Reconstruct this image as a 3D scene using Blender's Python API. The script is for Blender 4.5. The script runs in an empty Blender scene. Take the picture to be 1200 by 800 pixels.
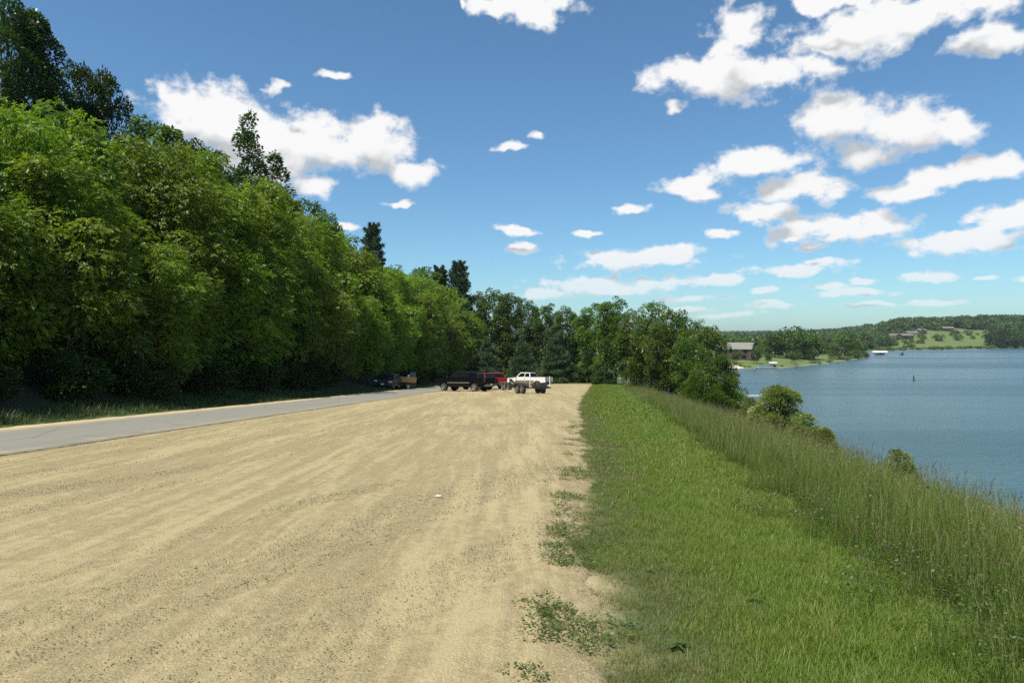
import bpy, bmesh, math, random
import numpy as np
from mathutils import Vector, Matrix

SC = bpy.context.scene
COL = SC.collection
R = math.radians
rng = np.random.default_rng(7)
random.seed(7)

# ------------------------------------------------------------------ camera
cam_d = bpy.data.cameras.new('camera')
cam_d.lens = 24.0
cam_d.sensor_width = 36.0
cam_d.clip_start = 0.05
cam_d.clip_end = 20000
cam = bpy.data.objects.new('camera', cam_d)
COL.objects.link(cam)
EYE = 1.6
cam.location = (0, 0, EYE)
cam.rotation_euler = (R(90 - 0.36), 0, 0)
SC.camera = cam

# ------------------------------------------------------------------ render settings
SC.view_settings.view_transform = 'Standard'
SC.view_settings.look = 'None'
SC.view_settings.exposure = 0.3
SC.view_settings.gamma = 1.0
SC.render.engine = 'CYCLES'
cy = SC.cycles
cy.use_denoising = False
cy.max_bounces = 8
cy.diffuse_bounces = 2
cy.glossy_bounces = 3
cy.transmission_bounces = 4
cy.transparent_max_bounces = 6
cy.volume_bounces = 0
cy.sample_clamp_indirect = 6

# ------------------------------------------------------------------ sun and sky
SUN_EL, SUN_AZ = 61.0, -138.0         # azimuth clockwise from +Y
sun_d = bpy.data.lights.new('sun', 'SUN')
sun_d.energy = 4.9
sun_d.angle = R(0.55)
sun_d.color = (1.0, 0.94, 0.80)
sun = bpy.data.objects.new('sun', sun_d)
COL.objects.link(sun)
sd = Vector((math.sin(R(SUN_AZ)) * math.cos(R(SUN_EL)), math.cos(R(SUN_AZ)) * math.cos(R(SUN_EL)), math.sin(R(SUN_EL))))
sun.rotation_euler = sd.to_track_quat('Z', 'Y').to_euler()
sun.location = sd * 100

SKY_STRENGTH = 0.10
CLOUD_WHITE = (7.8, 7.8, 7.8)
CLOUD_GREY = (4.5, 4.7, 4.9)
# cumulus masses: azimuth / elevation in degrees after conversion; listed as bearing-tangent pairs read off the view
CL = [
 # left bank
 (250,135,62,34),(212,116,26,15),(300,150,66,34),(365,165,68,30),(430,160,42,28),(415,178,58,22),(486,199,30,13),
 (320,190,56,24),(365,222,28,13),(330,111,20,6),(467,235,17,5),(398,95,17,7),(406,262,14,5),
 # top middle
 (605,8,62,13),(626,24,24,16),(546,9,8,8),
 # upper right
 (856,48,30,32),(828,82,62,20),(895,88,80,20),(965,80,48,16),(985,50,58,22),(1055,25,95,22),(1125,8,80,14),(975,4,48,10),(1158,42,46,15),
 # right middle
 (985,138,62,30),(1040,152,85,32),(1112,152,46,20),(1015,185,48,16),(895,190,54,17),(925,225,52,15),(900,244,44,13),
 (1148,197,42,12),(1060,222,44,12),(1095,210,48,10),(806,214,46,13),(822,224,22,12),(741,246,20,6),(990,264,84,16),(938,264,38,13),
 (950,287,18,5),(845,275,18,5),(1130,282,88,13),(1185,258,56,15),(1090,322,38,5),
 # low bands
 (745,303,78,12),(785,297,38,8),(700,336,72,10),(762,334,44,8),(840,330,28,6),(930,316,48,7),(968,308,32,6),(912,358,30,4),
 (893,342,14,4),(1000,342,44,5),(1034,356,38,4),(818,350,36,4),(970,336,26,4),(602,271,27,5),(614,290,15,7),(628,159,12,7),(600,179,16,6),
 (798,125,12,6),(690,271,14,4),(800,363,40,4),(1098,354,32,4),(1192,326,12,5),(640,346,22,7),(850,368,30,3),(1010,328,14,4),(1150,322,14,3),(925,275,14,4),
]

def build_world():
    w = bpy.data.worlds.new('World')
    SC.world = w
    w.use_nodes = True
    nt = w.node_tree
    N, L = nt.nodes, nt.links
    N.clear()
    def nd(t, **k):
        n = N.new(t)
        for a, b in k.items(): setattr(n, a, b)
        return n
    def val(sock, v):
        if isinstance(v, bpy.types.NodeSocket): L.new(v, sock)
        else: sock.default_value = v
    def m(op, a, b=None, c=None, clamp=False):
        n = nd('ShaderNodeMath', operation=op, use_clamp=clamp)
        val(n.inputs[0], a)
        if b is not None: val(n.inputs[1], b)
        if c is not None: val(n.inputs[2], c)
        return n.outputs[0]
    def v(op, a, b=None, out=0):
        n = nd('ShaderNodeVectorMath', operation=op)
        val(n.inputs[0], a)
        if b is not None: val(n.inputs[1], b)
        return n.outputs['Value'] if out else n.outputs[0]
    def comb(x, y, z=0.0):
        n = nd('ShaderNodeCombineXYZ')
        val(n.inputs[0], x); val(n.inputs[1], y); val(n.inputs[2], z)
        return n.outputs[0]
    def noise(vec, scale, detail=4.0, rough=0.55, dim='3D', out=0):
        n = nd('ShaderNodeTexNoise', noise_dimensions=dim)
        L.new(vec, n.inputs['Vector'])
        n.inputs['Scale'].default_value = scale
        n.inputs['Detail'].default_value = detail
        n.inputs['Roughness'].default_value = rough
        return n.outputs[out]
    def smooth(x, a, b):
        n = nd('ShaderNodeMapRange', interpolation_type='SMOOTHSTEP')
        L.new(x, n.inputs[0])
        n.inputs[1].default_value = a; n.inputs[2].default_value = b
        return n.outputs[0]
    sky = nd('ShaderNodeTexSky', sky_type='NISHITA')
    sky.sun_disc = False
    sky.sun_elevation = R(SUN_EL)
    sky.sun_rotation = R(SUN_AZ)
    sky.altitude = 300
    sky.air_density = 1.0
    sky.dust_density = 0.7
    sky.ozone_density = 1.6
    tc = nd('ShaderNodeTexCoord')
    d = tc.outputs['Generated']
    sx = nd('ShaderNodeSeparateXYZ'); L.new(d, sx.inputs[0])
    x, y, z = sx.outputs
    az = m('ARCTAN2', x, y)
    el = m('ARCSINE', z)
    eb = m('ADD', m('MAXIMUM', el, 0.0), 0.16)
    # plain bearing / elevation coordinates; the low clouds mix in a finer grain
    q = comb(m('MULTIPLY', az, 2.2), m('MULTIPLY', el, 2.7), 0.0)
    fine = m('SUBTRACT', 1.0, smooth(el, 0.06, 0.30))
    P = comb(az, el)
    wn = noise(q, 5.5, 3.0, 0.6, out=1)
    warp = v('MULTIPLY', v('SUBTRACT', wn, (0.5, 0.5, 0.5)), comb(m('MULTIPLY', eb, 0.20), m('MULTIPLY', eb, 0.13)))
    Pw = v('ADD', P, warp)
    # fractal detail, shared
    def detail(qv):
        a = noise(qv, 5.0, 10.0, 0.6)
        a2 = noise(v('MULTIPLY', v('ADD', qv, (3.1, 9.2, 1.3)), (1.0, 1.5, 1.0)), 13.0, 8.0, 0.6)
        b = noise(v('ADD', qv, (7.3, 1.7, 3.1)), 17.0, 7.0, 0.62)
        big = m('ADD', m('MULTIPLY', a, m('SUBTRACT', 1.0, fine)), m('MULTIPLY', a2, fine))
        return m('ADD', m('MULTIPLY', m('SUBTRACT', big, 0.5), 2.3), m('MULTIPLY', m('SUBTRACT', b, 0.5), 1.05))
    def ell(c):
        px, py, rx, ry = c
        u, t = (px - 600) / 800.0, (395 - py) / 800.0
        a = math.atan(u)
        e = math.atan(t * math.cos(a))
        a2 = math.atan((px + rx - 600) / 800.0)
        e2 = math.atan((395 - py + ry) / 800.0 * math.cos(a))
        return a, e, max(a2 - a, .004), max(e2 - e, .003)
    def field(vec):
        acc = None
        for c in CL:
            a, e, ra, re = ell(c)
            s = v('SUBTRACT', vec, (a, e, 0))
            s = v('MULTIPLY', s, (1 / (ra * 1.30), 1 / (re * 1.30), 0))
            ln = v('LENGTH', s, out=1)
            acc = ln if acc is None else m('SMOOTH_MIN', acc, ln, 0.25)
        return m('SUBTRACT', 1.0, acc)
    # open-sky clouds everywhere else: same character, placed by noise
    pl = comb(m('DIVIDE', x, m('MAXIMUM', z, 0.06)), m('DIVIDE', y, m('MAXIMUM', z, 0.06)))
    gen = m('MULTIPLY', m('SUBTRACT', noise(pl, 0.55, 2.0, 0.5), 0.60), 6.0)
    out_az = smooth(m('ABSOLUTE', az), 0.66, 0.80)
    out_el = smooth(el, 0.46, 0.56)
    outside = m('MAXIMUM', out_az, out_el)
    gen = m('SUBTRACT', m('MULTIPLY', m('ADD', gen, 1.5), outside), 1.5)
    f1 = m('MAXIMUM', field(Pw), gen)
    up = comb(m('MULTIPLY', eb, -0.02), m('MULTIPLY', eb, 0.095))
    f2 = m('MAXIMUM', field(v('ADD', Pw, up)), gen)
    d1 = detail(q)
    d2 = detail(v('ADD', q, (-0.03, 0.075, 0.0)))
    dens1 = m('ADD', m('MULTIPLY', f1, 1.0), d1)
    dens2 = m('ADD', m('MULTIPLY', f2, 1.0), d2)
    alpha = smooth(dens1, -0.02, 0.52)
    base_ = smooth(m('SUBTRACT', m('ADD', f2, m('MULTIPLY', d2, 0.5)), m('ADD', f1, m('MULTIPLY', d1, 0.5))), -0.30, 0.55)
    shade = m('MULTIPLY', m('ADD', m('MULTIPLY', base_, 0.95), m('MULTIPLY', smooth(f2, 0.4, 1.0), 0.35)), smooth(dens1, -0.05, 0.45), clamp=True)
    mixc = nd('ShaderNodeMix', data_type='RGBA')
    L.new(shade, mixc.inputs[0])
    mixc.inputs[6].default_value = (*CLOUD_WHITE, 1)
    mixc.inputs[7].default_value = (*CLOUD_GREY, 1)
    # distance dims and softens the lowest clouds into the horizon air
    low = smooth(el, 0.0, 0.16)
    alpha = m('MULTIPLY', alpha, m('ADD', 0.45, m('MULTIPLY', low, 0.55)))
    above = smooth(el, 0.0, 0.012)
    alpha = m('MULTIPLY', alpha, above)
    tint = nd('ShaderNodeMix', data_type='RGBA', blend_type='MULTIPLY')
    tint.inputs[0].default_value = 1.0
    L.new(sky.outputs[0], tint.inputs[6])
    tint.inputs[7].default_value = (0.70, 0.995, 1.12, 1)
    mix = nd('ShaderNodeMix', data_type='RGBA')
    L.new(alpha, mix.inputs[0])
    L.new(tint.outputs[2], mix.inputs[6])
    L.new(mixc.outputs[2], mix.inputs[7])
    bg = nd('ShaderNodeBackground')
    bg.inputs[1].default_value = SKY_STRENGTH
    L.new(mix.outputs[2], bg.inputs[0])
    o = nd('ShaderNodeOutputWorld')
    L.new(bg.outputs[0], o.inputs[0])
    w.cycles.sampling_method = 'MANUAL'
    w.cycles.sample_map_resolution = 512
build_world()

# ------------------------------------------------------------------ terrain function
def sstep(x, a, b):
    t = np.clip((np.asarray(x, float) - a) / (b - a), 0, 1)
    return t * t * (3 - 2 * t)

ZL = -11.4                                    # lake level
LAKE = np.array([(31, -400), (27, -60), (26.5, 0), (29, 20), (33, 50), (39, 85), (43, 110), (44, 140), (40, 175), (36, 215), (44, 250), (66, 272), (88, 281),
                 (105, 282), (112, 286), (130, 306), (155, 335), (190, 385), (215, 418), (240, 455), (251, 476), (250, 520), (262, 585), (300, 632), (346, 650),
                 (416, 693), (492, 743), (545, 772), (582, 800), (630, 834), (830, 945), (1200, 980), (1600, 800), (1700, 100), (1500, -700)], float)

def lake_sd(x, y):
    """distance to the shoreline, positive on land"""
    px = np.asarray(x, float).ravel(); py = np.asarray(y, float).ravel()
    best = np.full(px.shape, 1e18); inside = np.zeros(px.shape, bool)
    n = len(LAKE)
    for i in range(n):
        x1, y1 = LAKE[i]; x2, y2 = LAKE[(i + 1) % n]
        dx, dy = x2 - x1, y2 - y1
        t = np.clip(((px - x1) * dx + (py - y1) * dy) / (dx * dx + dy * dy), 0, 1)
        best = np.minimum(best, (px - x1 - t * dx) ** 2 + (py - y1 - t * dy) ** 2)
        c = (y1 > py) != (y2 > py)
        with np.errstate(divide='ignore', invalid='ignore'):
            xi = x1 + (py - y1) * dx / (dy if dy != 0 else 1e-9)
        inside ^= c & (px < xi)
    s = np.sqrt(best)
    return np.where(inside, -s, s).reshape(np.shape(x))

def z0(y):
    y = np.asarray(y, float)
    a = np.minimum(y, 150.0) * -0.056
    a = np.where(y < -8, 0.448, a)
    return a
def x_tree(y):  return -16.6 + 0.055 * np.clip(y, -40, 160)
def x_crest(y): return 3.0 + 0.135 * np.clip(y, -60, 150)
def x_edge(y):  return np.interp(np.asarray(y, float), [-60, 0, 3.5, 10, 20, 32, 42, 52, 64, 100, 150], [-3, 0, .33, 1.0, 1.98, 3.1, 4.15, 5.4, 6.9, 11.5, 18]) - 0.24
def x_road_near(y): return -10.45 + 0.051 * np.asarray(y, float)
def x_road_far(y):  return -14.85 + 0.055 * np.asarray(y, float)

R1x = np.array([-900, 100, 500, 660, 725, 768, 793, 818, 849, 894, 970, 990, 1012, 1100, 1700, 2600], float)
R1z = np.array([-8, -8, -6, 6, 13, 22, 15, 20, 28, 31, 27, 23, 28, 34, 40, 30], float)
R2x = np.array([-3000, -500, 500, 796, 991, 1080, 1153, 1202, 1260, 1300, 1342, 1381, 1500, 2500, 4500], float)
R2z = np.array([40, 30, 12, 8, 11, 7, 9, 16, 17, 22, 30, 20, 18, 40, 50], float)

def H(x, y):
    x = np.asarray(x, float); y = np.asarray(y, float)
    # near: sloping lot plane, forest hill on the left, lake bank on the right
    s = x_tree(y) - x - 2.0
    sp = (np.sqrt(s * s + 2.0) + s) / 2
    rise = 17 * (1 - np.exp(-0.55 * sp / 17)) * (1 - 0.6 * sstep(y, 90, 190))
    d = x - x_crest(y)
    fall = 0.40 * (np.sqrt(d * d + 1.0) + d) / 2
    near = np.maximum(z0(y) + rise - fall, ZL - 4)
    # far: rises gently from the shoreline
    sdv = lake_sd(x, y)
    f1 = sstep(y, 250, 300); f2 = sstep(y, 560, 640)
    rs = sstep(x - 0.5 * y, 0, 100)
    a = 0.35 + (0.085 - 0.35) * f1 + (0.20 - 0.085) * f2 * rs
    cap = 3.0 + (4.5 - 3.0) * f1 + (60 - 4.5) * f2 * rs * (1 - sstep(y, 1080, 1600))
    land = ZL + cap * (1 - np.exp(-np.maximum(sdv, 0) * a / cap))
    for rx, rz, yc, wd in ((R1x, R1z, 1350., 260.), (R2x, R2z, 2600., 500.)):
        land = land + np.maximum(np.interp(x, rx, rz) - land, 0) * np.exp(-((y - yc) / wd) ** 2)
    land = np.where(sdv < 0, ZL + np.maximum(sdv * 0.2, -4), land)
    t = sstep(y, 150, 215)
    return near * (1 - t) + land * t

def h1(x, y): return float(H(np.array([x]), np.array([y]))[0])

def vnoise(x, y, seed=0):
    """cheap smooth value noise"""
    xi = np.floor(x).astype(np.int64); yi = np.floor(y).astype(np.int64)
    fx = x - xi; fy = y - yi
    fx = fx * fx * (3 - 2 * fx); fy = fy * fy * (3 - 2 * fy)
    def h(a, b):
        n = (a * 374761393 + b * 668265263 + seed * 144665) & 0x7fffffff
        n = (n ^ (n >> 13)) * 1274126177 & 0x7fffffff
        return ((n ^ (n >> 16)) & 0xffff) / 65535.0
    return (h(xi, yi) * (1 - fx) + h(xi + 1, yi) * fx) * (1 - fy) + (h(xi, yi + 1) * (1 - fx) + h(xi + 1, yi + 1) * fx) * fy
def fbm(x, y, seed=0, o=4):
    s = 0; a = 0.5
    for i in range(o):
        s = s + a * vnoise(x * 2 ** i + 17 * i, y * 2 ** i - 9 * i, seed + i); a *= 0.5
    return s / (1 - 0.5 ** o)

# ------------------------------------------------------------------ materials
class NT:
    def __init__(self, mat):
        mat.use_nodes = True
        self.nt = mat.node_tree; self.N = self.nt.nodes; self.L = self.nt.links
        self.N.clear()
        self.out = self.N.new('ShaderNodeOutputMaterial')
    def nd(self, t, **k):
        n = self.N.new(t)
        for a, b in k.items(): setattr(n, a, b)
        return n
    def put(self, sock, v):
        if isinstance(v, bpy.types.NodeSocket): self.L.new(v, sock)
        else:
            if hasattr(sock.default_value, '__len__') and hasattr(v, '__len__') and len(sock.default_value) == 4 and len(v) == 3: v = (*v, 1)
            sock.default_value = v
    def m(self, op, a, b=None, c=None, clamp=False):
        n = self.nd('ShaderNodeMath', operation=op, use_clamp=clamp)
        self.put(n.inputs[0], a)
        if b is not None: self.put(n.inputs[1], b)
        if c is not None: self.put(n.inputs[2], c)
        return n.outputs[0]
    def noise(self, vec, scale, detail=4, rough=0.5, out=0, dist=0.0):
        n = self.nd('ShaderNodeTexNoise')
        if vec is not None: self.L.new(vec, n.inputs['Vector'])
        n.inputs['Scale'].default_value = scale; n.inputs['Detail'].default_value = detail
        n.inputs['Roughness'].default_value = rough; n.inputs['Distortion'].default_value = dist
        return n.outputs[out]
    def step(self, x, a, b):
        n = self.nd('ShaderNodeMapRange', interpolation_type='SMOOTHSTEP')
        self.L.new(x, n.inputs[0]); n.inputs[1].default_value = a; n.inputs[2].default_value = b
        return n.outputs[0]
    def mix(self, f, a, b, blend='MIX'):
        n = self.nd('ShaderNodeMix', data_type='RGBA', blend_type=blend)
        self.put(n.inputs[0], f); self.put(n.inputs[6], a); self.put(n.inputs[7], b)
        return n.outputs[2]
    def pos(self): return self.nd('ShaderNodeNewGeometry').outputs['Position']
    def obj(self): return self.nd('ShaderNodeTexCoord').outputs['Object']
    def rand(self): return self.nd('ShaderNodeObjectInfo').outputs['Random']
    def attr(self, name): return self.nd('ShaderNodeAttribute', attribute_name=name).outputs['Fac']
    def mapping(self, vec, rot=(0, 0, 0), scale=(1, 1, 1)):
        n = self.nd('ShaderNodeMapping'); self.L.new(vec, n.inputs[0])
        n.inputs['Rotation'].default_value = rot; n.inputs['Scale'].default_value = scale
        return n.outputs[0]
    def bump(self, h, strength=0.3, dist=0.02, normal=None):
        n = self.nd('ShaderNodeBump'); self.L.new(h, n.inputs['Height'])
        n.inputs['Strength'].default_value = strength; n.inputs['Distance'].default_value = dist
        if normal is not None: self.L.new(normal, n.inputs['Normal'])
        return n.outputs[0]
    def principled(self, color, rough=0.6, metallic=0.0, normal=None, **k):
        n = self.nd('ShaderNodeBsdfPrincipled')
        self.put(n.inputs['Base Color'], color); self.put(n.inputs['Roughness'], rough); self.put(n.inputs['Metallic'], metallic)
        if normal is not None: self.L.new(normal, n.inputs['Normal'])
        for a, b in k.items(): self.put(n.inputs[a.replace('_', ' ')], b)
        return n.outputs[0]
    def done(self, sh): self.L.new(sh, self.out.inputs[0])

MATS = {}
def simple(name, color, rough=0.6, metallic=0.0, var=0.12, scale=3.0, bump=0.0, **k):
    if name in MATS: return MATS[name]
    mt = bpy.data.materials.new(name); t = NT(mt)
    n = t.noise(t.obj(), scale, 5, 0.6)
    c = t.mix(n, tuple(max(0, x * (1 - var)) for x in color), tuple(min(1, x * (1 + var)) for x in color))
    nm = t.bump(t.noise(t.obj(), scale * 6, 3), bump, 0.01) if bump else None
    rr = t.m('ADD', t.m('MULTIPLY', n, 0.12), rough - 0.06)
    t.done(t.principled(c, rr, metallic, nm, **k))
    MATS[name] = mt
    return mt

def leaf_mat(name, dark, mid, light, trans=0.45, gloss=0.5, trans_tint=(1.1, 1.3, 0.45), spread=0.36):
    mt = bpy.data.materials.new(name); t = NT(mt)
    v = t.attr('var')
    o = t.rand()
    a = t.mix(t.step(v, 0.0, 0.55), dark, mid)
    a = t.mix(t.step(v, 0.55, 1.0), a, light)
    hsv = t.nd('ShaderNodeHueSaturation')
    t.put(hsv.inputs['Hue'], t.m('ADD', 0.5, t.m('MULTIPLY', t.m('SUBTRACT', o, 0.5), 0.028)))
    t.put(hsv.inputs['Value'], t.m('ADD', 1.0 - spread / 2, t.m('MULTIPLY', o, spread)))
    t.put(hsv.inputs['Color'], a)
    c = hsv.outputs[0]
    p = t.principled(c, gloss, 0.0, None)
    tr = t.nd('ShaderNodeBsdfTranslucent')
    t.put(tr.inputs[0], t.mix(1.0, c, (*trans_tint, 1), 'MULTIPLY'))
    mx = t.nd('ShaderNodeMixShader'); mx.inputs[0].default_value = trans
    t.L.new(p, mx.inputs[1]); t.L.new(tr.outputs[0], mx.inputs[2])
    t.done(mx.outputs[0])
    return mt

M_leaf = {
 'elder': leaf_mat('boxelder_leaf', (0.074, 0.128, 0.010), (0.138, 0.215, 0.015), (0.235, 0.305, 0.026), 0.42, 0.5, (1.35, 1.5, .4), 0.42),
 'oak': leaf_mat('oak_leaf', (0.028, 0.055, 0.013), (0.045, 0.078, 0.018), (0.075, 0.11, 0.024), 0.28, 0.42),
 'poplar': leaf_mat('poplar_leaf', (0.042, 0.08, 0.028), (0.066, 0.11, 0.038), (0.12, 0.16, 0.06), 0.3, 0.38),
 'pine': leaf_mat('pine_needle', (0.036, 0.066, 0.022), (0.056, 0.096, 0.032), (0.09, 0.135, 0.046), 0.1, 0.5),
 'spruce': leaf_mat('spruce_needle', (0.038, 0.068, 0.026), (0.062, 0.105, 0.04), (0.10, 0.15, 0.06), 0.2, 0.5),
 'cotton': leaf_mat('cottonwood_leaf', (0.058, 0.10, 0.02), (0.092, 0.145, 0.026), (0.18, 0.225, 0.038), 0.4, 0.36),
 'mid': leaf_mat('woodland_leaf', (0.050, 0.09, 0.018), (0.082, 0.13, 0.024), (0.145, 0.19, 0.034), 0.42, 0.42),
 'lime': leaf_mat('light_leaf', (0.075, 0.13, 0.024), (0.11, 0.185, 0.034), (0.165, 0.24, 0.05), 0.5),
 'willow': leaf_mat('willow_leaf', (0.14, 0.18, 0.055), (0.21, 0.255, 0.085), (0.30, 0.33, 0.13), 0.38, 0.5, (1.2, 1.2, .6)),
 'under': leaf_mat('undergrowth_leaf', (0.035, 0.06, 0.012), (0.05, 0.09, 0.018), (0.085, 0.13, 0.025), 0.35),
 'far': leaf_mat('far_leaf', (0.045, 0.082, 0.018), (0.075, 0.122, 0.024), (0.13, 0.18, 0.034), 0.28, spread=0.9),
 'farwillow': leaf_mat('far_willow_leaf', (0.075, 0.11, 0.03), (0.105, 0.145, 0.04), (0.15, 0.19, 0.06), 0.25),
}
M_bark = simple('bark', (0.11, 0.085, 0.06), 0.9, 0, 0.4, 8, 0.5)
M_bark_light = simple('pale_bark', (0.24, 0.21, 0.16), 0.9, 0, 0.35, 8, 0.4)

def grass_mat(name, base, tip, dry, dryness=0.25, trans=0.35, scale=0.6):
    mt = bpy.data.materials.new(name); t = NT(mt)
    v = t.attr('var'); o = t.rand()
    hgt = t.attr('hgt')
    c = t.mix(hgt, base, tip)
    patch = t.noise(t.pos(), scale, 3, 0.6)
    c = t.mix(t.m('MULTIPLY', t.step(patch, 0.3, 0.7), 0.5), c, tuple(x * q for x, q in zip(tip, (0.6, 0.85, 0.5))))
    dv = t.m('ADD', t.m('MULTIPLY', v, 0.7), t.m('MULTIPLY', o, 0.3))
    c = t.mix(t.step(dv, 1 - dryness - 0.03, 1 - dryness * 0.6), c, dry)
    p = t.principled(c, 0.48)
    tr = t.nd('ShaderNodeBsdfTranslucent'); t.put(tr.inputs[0], t.mix(1.0, c, (1.2, 1.2, 0.5, 1), 'MULTIPLY'))
    mx = t.nd('ShaderNodeMixShader'); mx.inputs[0].default_value = trans
    t.L.new(p, mx.inputs[1]); t.L.new(tr.outputs[0], mx.inputs[2])
    t.done(mx.outputs[0])
    return mt
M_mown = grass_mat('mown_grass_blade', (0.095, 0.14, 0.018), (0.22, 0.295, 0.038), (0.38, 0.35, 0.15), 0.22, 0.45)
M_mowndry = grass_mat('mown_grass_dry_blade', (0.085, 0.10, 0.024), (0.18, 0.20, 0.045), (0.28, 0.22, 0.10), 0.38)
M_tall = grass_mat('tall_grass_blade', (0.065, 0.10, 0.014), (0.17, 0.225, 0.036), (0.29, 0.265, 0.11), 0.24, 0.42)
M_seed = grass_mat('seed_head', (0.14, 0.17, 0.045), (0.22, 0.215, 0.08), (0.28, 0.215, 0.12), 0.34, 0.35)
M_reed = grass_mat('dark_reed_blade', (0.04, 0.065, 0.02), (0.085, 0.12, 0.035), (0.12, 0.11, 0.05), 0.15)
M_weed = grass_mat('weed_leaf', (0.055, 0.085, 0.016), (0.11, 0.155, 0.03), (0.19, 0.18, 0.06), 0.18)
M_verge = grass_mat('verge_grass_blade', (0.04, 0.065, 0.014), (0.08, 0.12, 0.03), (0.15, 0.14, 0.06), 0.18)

def ground_mat():
    mt = bpy.data.materials.new('earth_and_turf'); t = NT(mt)
    p = t.pos()
    n1 = t.noise(p, 0.35, 5, 0.6); n2 = t.noise(p, 6.0, 5, 0.65); n3 = t.noise(p, 40.0, 3, 0.6)
    grass = t.mix(n1, (0.055, 0.085, 0.018, 1), (0.085, 0.115, 0.026, 1))
    grass = t.mix(t.step(n2, 0.35, 0.75), grass, (0.045, 0.06, 0.018, 1))
    soil = t.mix(n2, (0.30, 0.235, 0.13, 1), (0.46, 0.375, 0.21, 1))
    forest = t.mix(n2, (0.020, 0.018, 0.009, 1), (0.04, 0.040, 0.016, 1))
    lawn = t.mix(t.noise(p, 0.09, 5, 0.65), (0.075, 0.12, 0.022, 1), (0.14, 0.18, 0.04, 1))
    lawn = t.mix(t.m('MULTIPLY', t.step(t.noise(p, 0.03, 4, 0.6), 0.55, 0.7), 0.6), lawn, (0.17, 0.19, 0.06, 1))
    c = t.mix(t.attr('soil'), grass, soil)
    c = t.mix(t.attr('lawn'), c, lawn)
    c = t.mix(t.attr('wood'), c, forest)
    sand = t.mix(n2, (0.30, 0.26, 0.18, 1), (0.42, 0.36, 0.24, 1))
    c = t.mix(t.attr('shore'), c, sand)
    nm = t.bump(t.m('ADD', t.m('MULTIPLY', n3, 0.4), n2), 0.5, 0.05)
    t.done(t.principled(c, 0.92, 0, nm))
    return mt

def gravel_mat():
    mt = bpy.data.materials.new('crushed_limestone'); t = NT(mt)
    p = t.pos()
    # long arcs left by vehicles swinging in from the road, straightening along the grass edge
    trackA = t.mapping(p, (0, 0, R(26)), (1.0, 0.055, 1))
    trackB = t.mapping(p, (0, 0, R(7)), (1.0, 0.04, 1))
    wob = t.noise(p, 0.12, 2, 0.5)
    nA = t.noise(trackA, 1.05, 6, 0.62, dist=0.25); nB = t.noise(trackB, 1.5, 6, 0.62, dist=0.2)
    fA = t.noise(trackA, 5.5, 4, 0.65); fB = t.noise(trackB, 6.5, 4, 0.65)
    sep = t.nd('ShaderNodeSeparateXYZ'); t.L.new(p, sep.inputs[0])
    side = t.step(t.m('ADD', t.m('SUBTRACT', sep.outputs[0], t.m('MULTIPLY', sep.outputs[1], 0.1)), t.m('MULTIPLY', wob, 2.0)), -3.2, 0.3)
    mixf = lambda a, b: t.m('ADD', t.m('MULTIPLY', a, t.m('SUBTRACT', 1.0, side)), t.m('MULTIPLY', b, side))
    band = mixf(nA, nB); fine = mixf(fA, fB)
    grain = t.noise(p, 55, 4, 0.75); grain2 = t.noise(p, 170, 2, 0.7)
    speck = t.nd('ShaderNodeTexVoronoi'); t.L.new(p, speck.inputs['Vector']); speck.inputs['Scale'].default_value = 60
    sfac = t.nd('ShaderNodeSeparateColor'); t.L.new(speck.outputs['Color'], sfac.inputs[0])
    k = t.m('ADD', t.m('MULTIPLY', band, 0.52), t.m('MULTIPLY', fine, 0.48))
    dust = t.step(t.m('ADD', k, t.m('MULTIPLY', t.m('SUBTRACT', t.noise(p, 7.0, 5, 0.65), 0.5), 0.34)), 0.425, 0.60)
    c_grav = t.mix(t.noise(p, 0.5, 4, 0.6), (0.185, 0.138, 0.066, 1), (0.27, 0.203, 0.095, 1))
    c_dust = t.mix(t.noise(p, 0.8, 4, 0.6), (0.485, 0.395, 0.205, 1), (0.575, 0.475, 0.255, 1))
    c = t.mix(dust, c_grav, c_dust)
    st = t.m('MULTIPLY', t.step(sfac.outputs[0], 0.25, 0.9), t.m('SUBTRACT', 1.0, t.m('MULTIPLY', dust, 0.6)))
    c = t.mix(t.m('MULTIPLY', st, 0.8), c, t.mix(sfac.outputs[1], (0.16, 0.125, 0.07, 1), (0.53, 0.44, 0.26, 1)))
    v2 = t.nd('ShaderNodeTexVoronoi'); t.L.new(p, v2.inputs['Vector']); v2.inputs['Scale'].default_value = 130
    s2 = t.nd('ShaderNodeSeparateColor'); t.L.new(v2.outputs['Color'], s2.inputs[0])
    c = t.mix(t.m('MULTIPLY', t.step(s2.outputs[0], 0.3, 0.9), t.m('SUBTRACT', 0.78, t.m('MULTIPLY', dust, 0.42))), c, t.mix(s2.outputs[1], (0.115, 0.088, 0.045, 1), (0.56, 0.455, 0.245, 1)))
    dk = t.m('MULTIPLY', t.step(grain, 0.56, 0.72), t.m('SUBTRACT', 0.85, t.m('MULTIPLY', dust, 0.45)))
    c = t.mix(t.m('MULTIPLY', dk, 0.55), c, (0.15, 0.12, 0.07, 1))
    c = t.mix(0.35, c, t.mix(grain2, (0.20, 0.155, 0.075, 1), (0.52, 0.42, 0.215, 1)))
    hgt = t.m('ADD', t.m('MULTIPLY', fine, 0.9), t.m('ADD', t.m('MULTIPLY', grain, 0.9), t.m('ADD', t.m('MULTIPLY', grain2, 0.35), t.m('MULTIPLY', speck.outputs['Distance'], -0.5))))
    nm = t.bump(hgt, 0.6, 0.035)
    t.done(t.principled(c, 0.93, 0, nm))
    return mt

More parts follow.
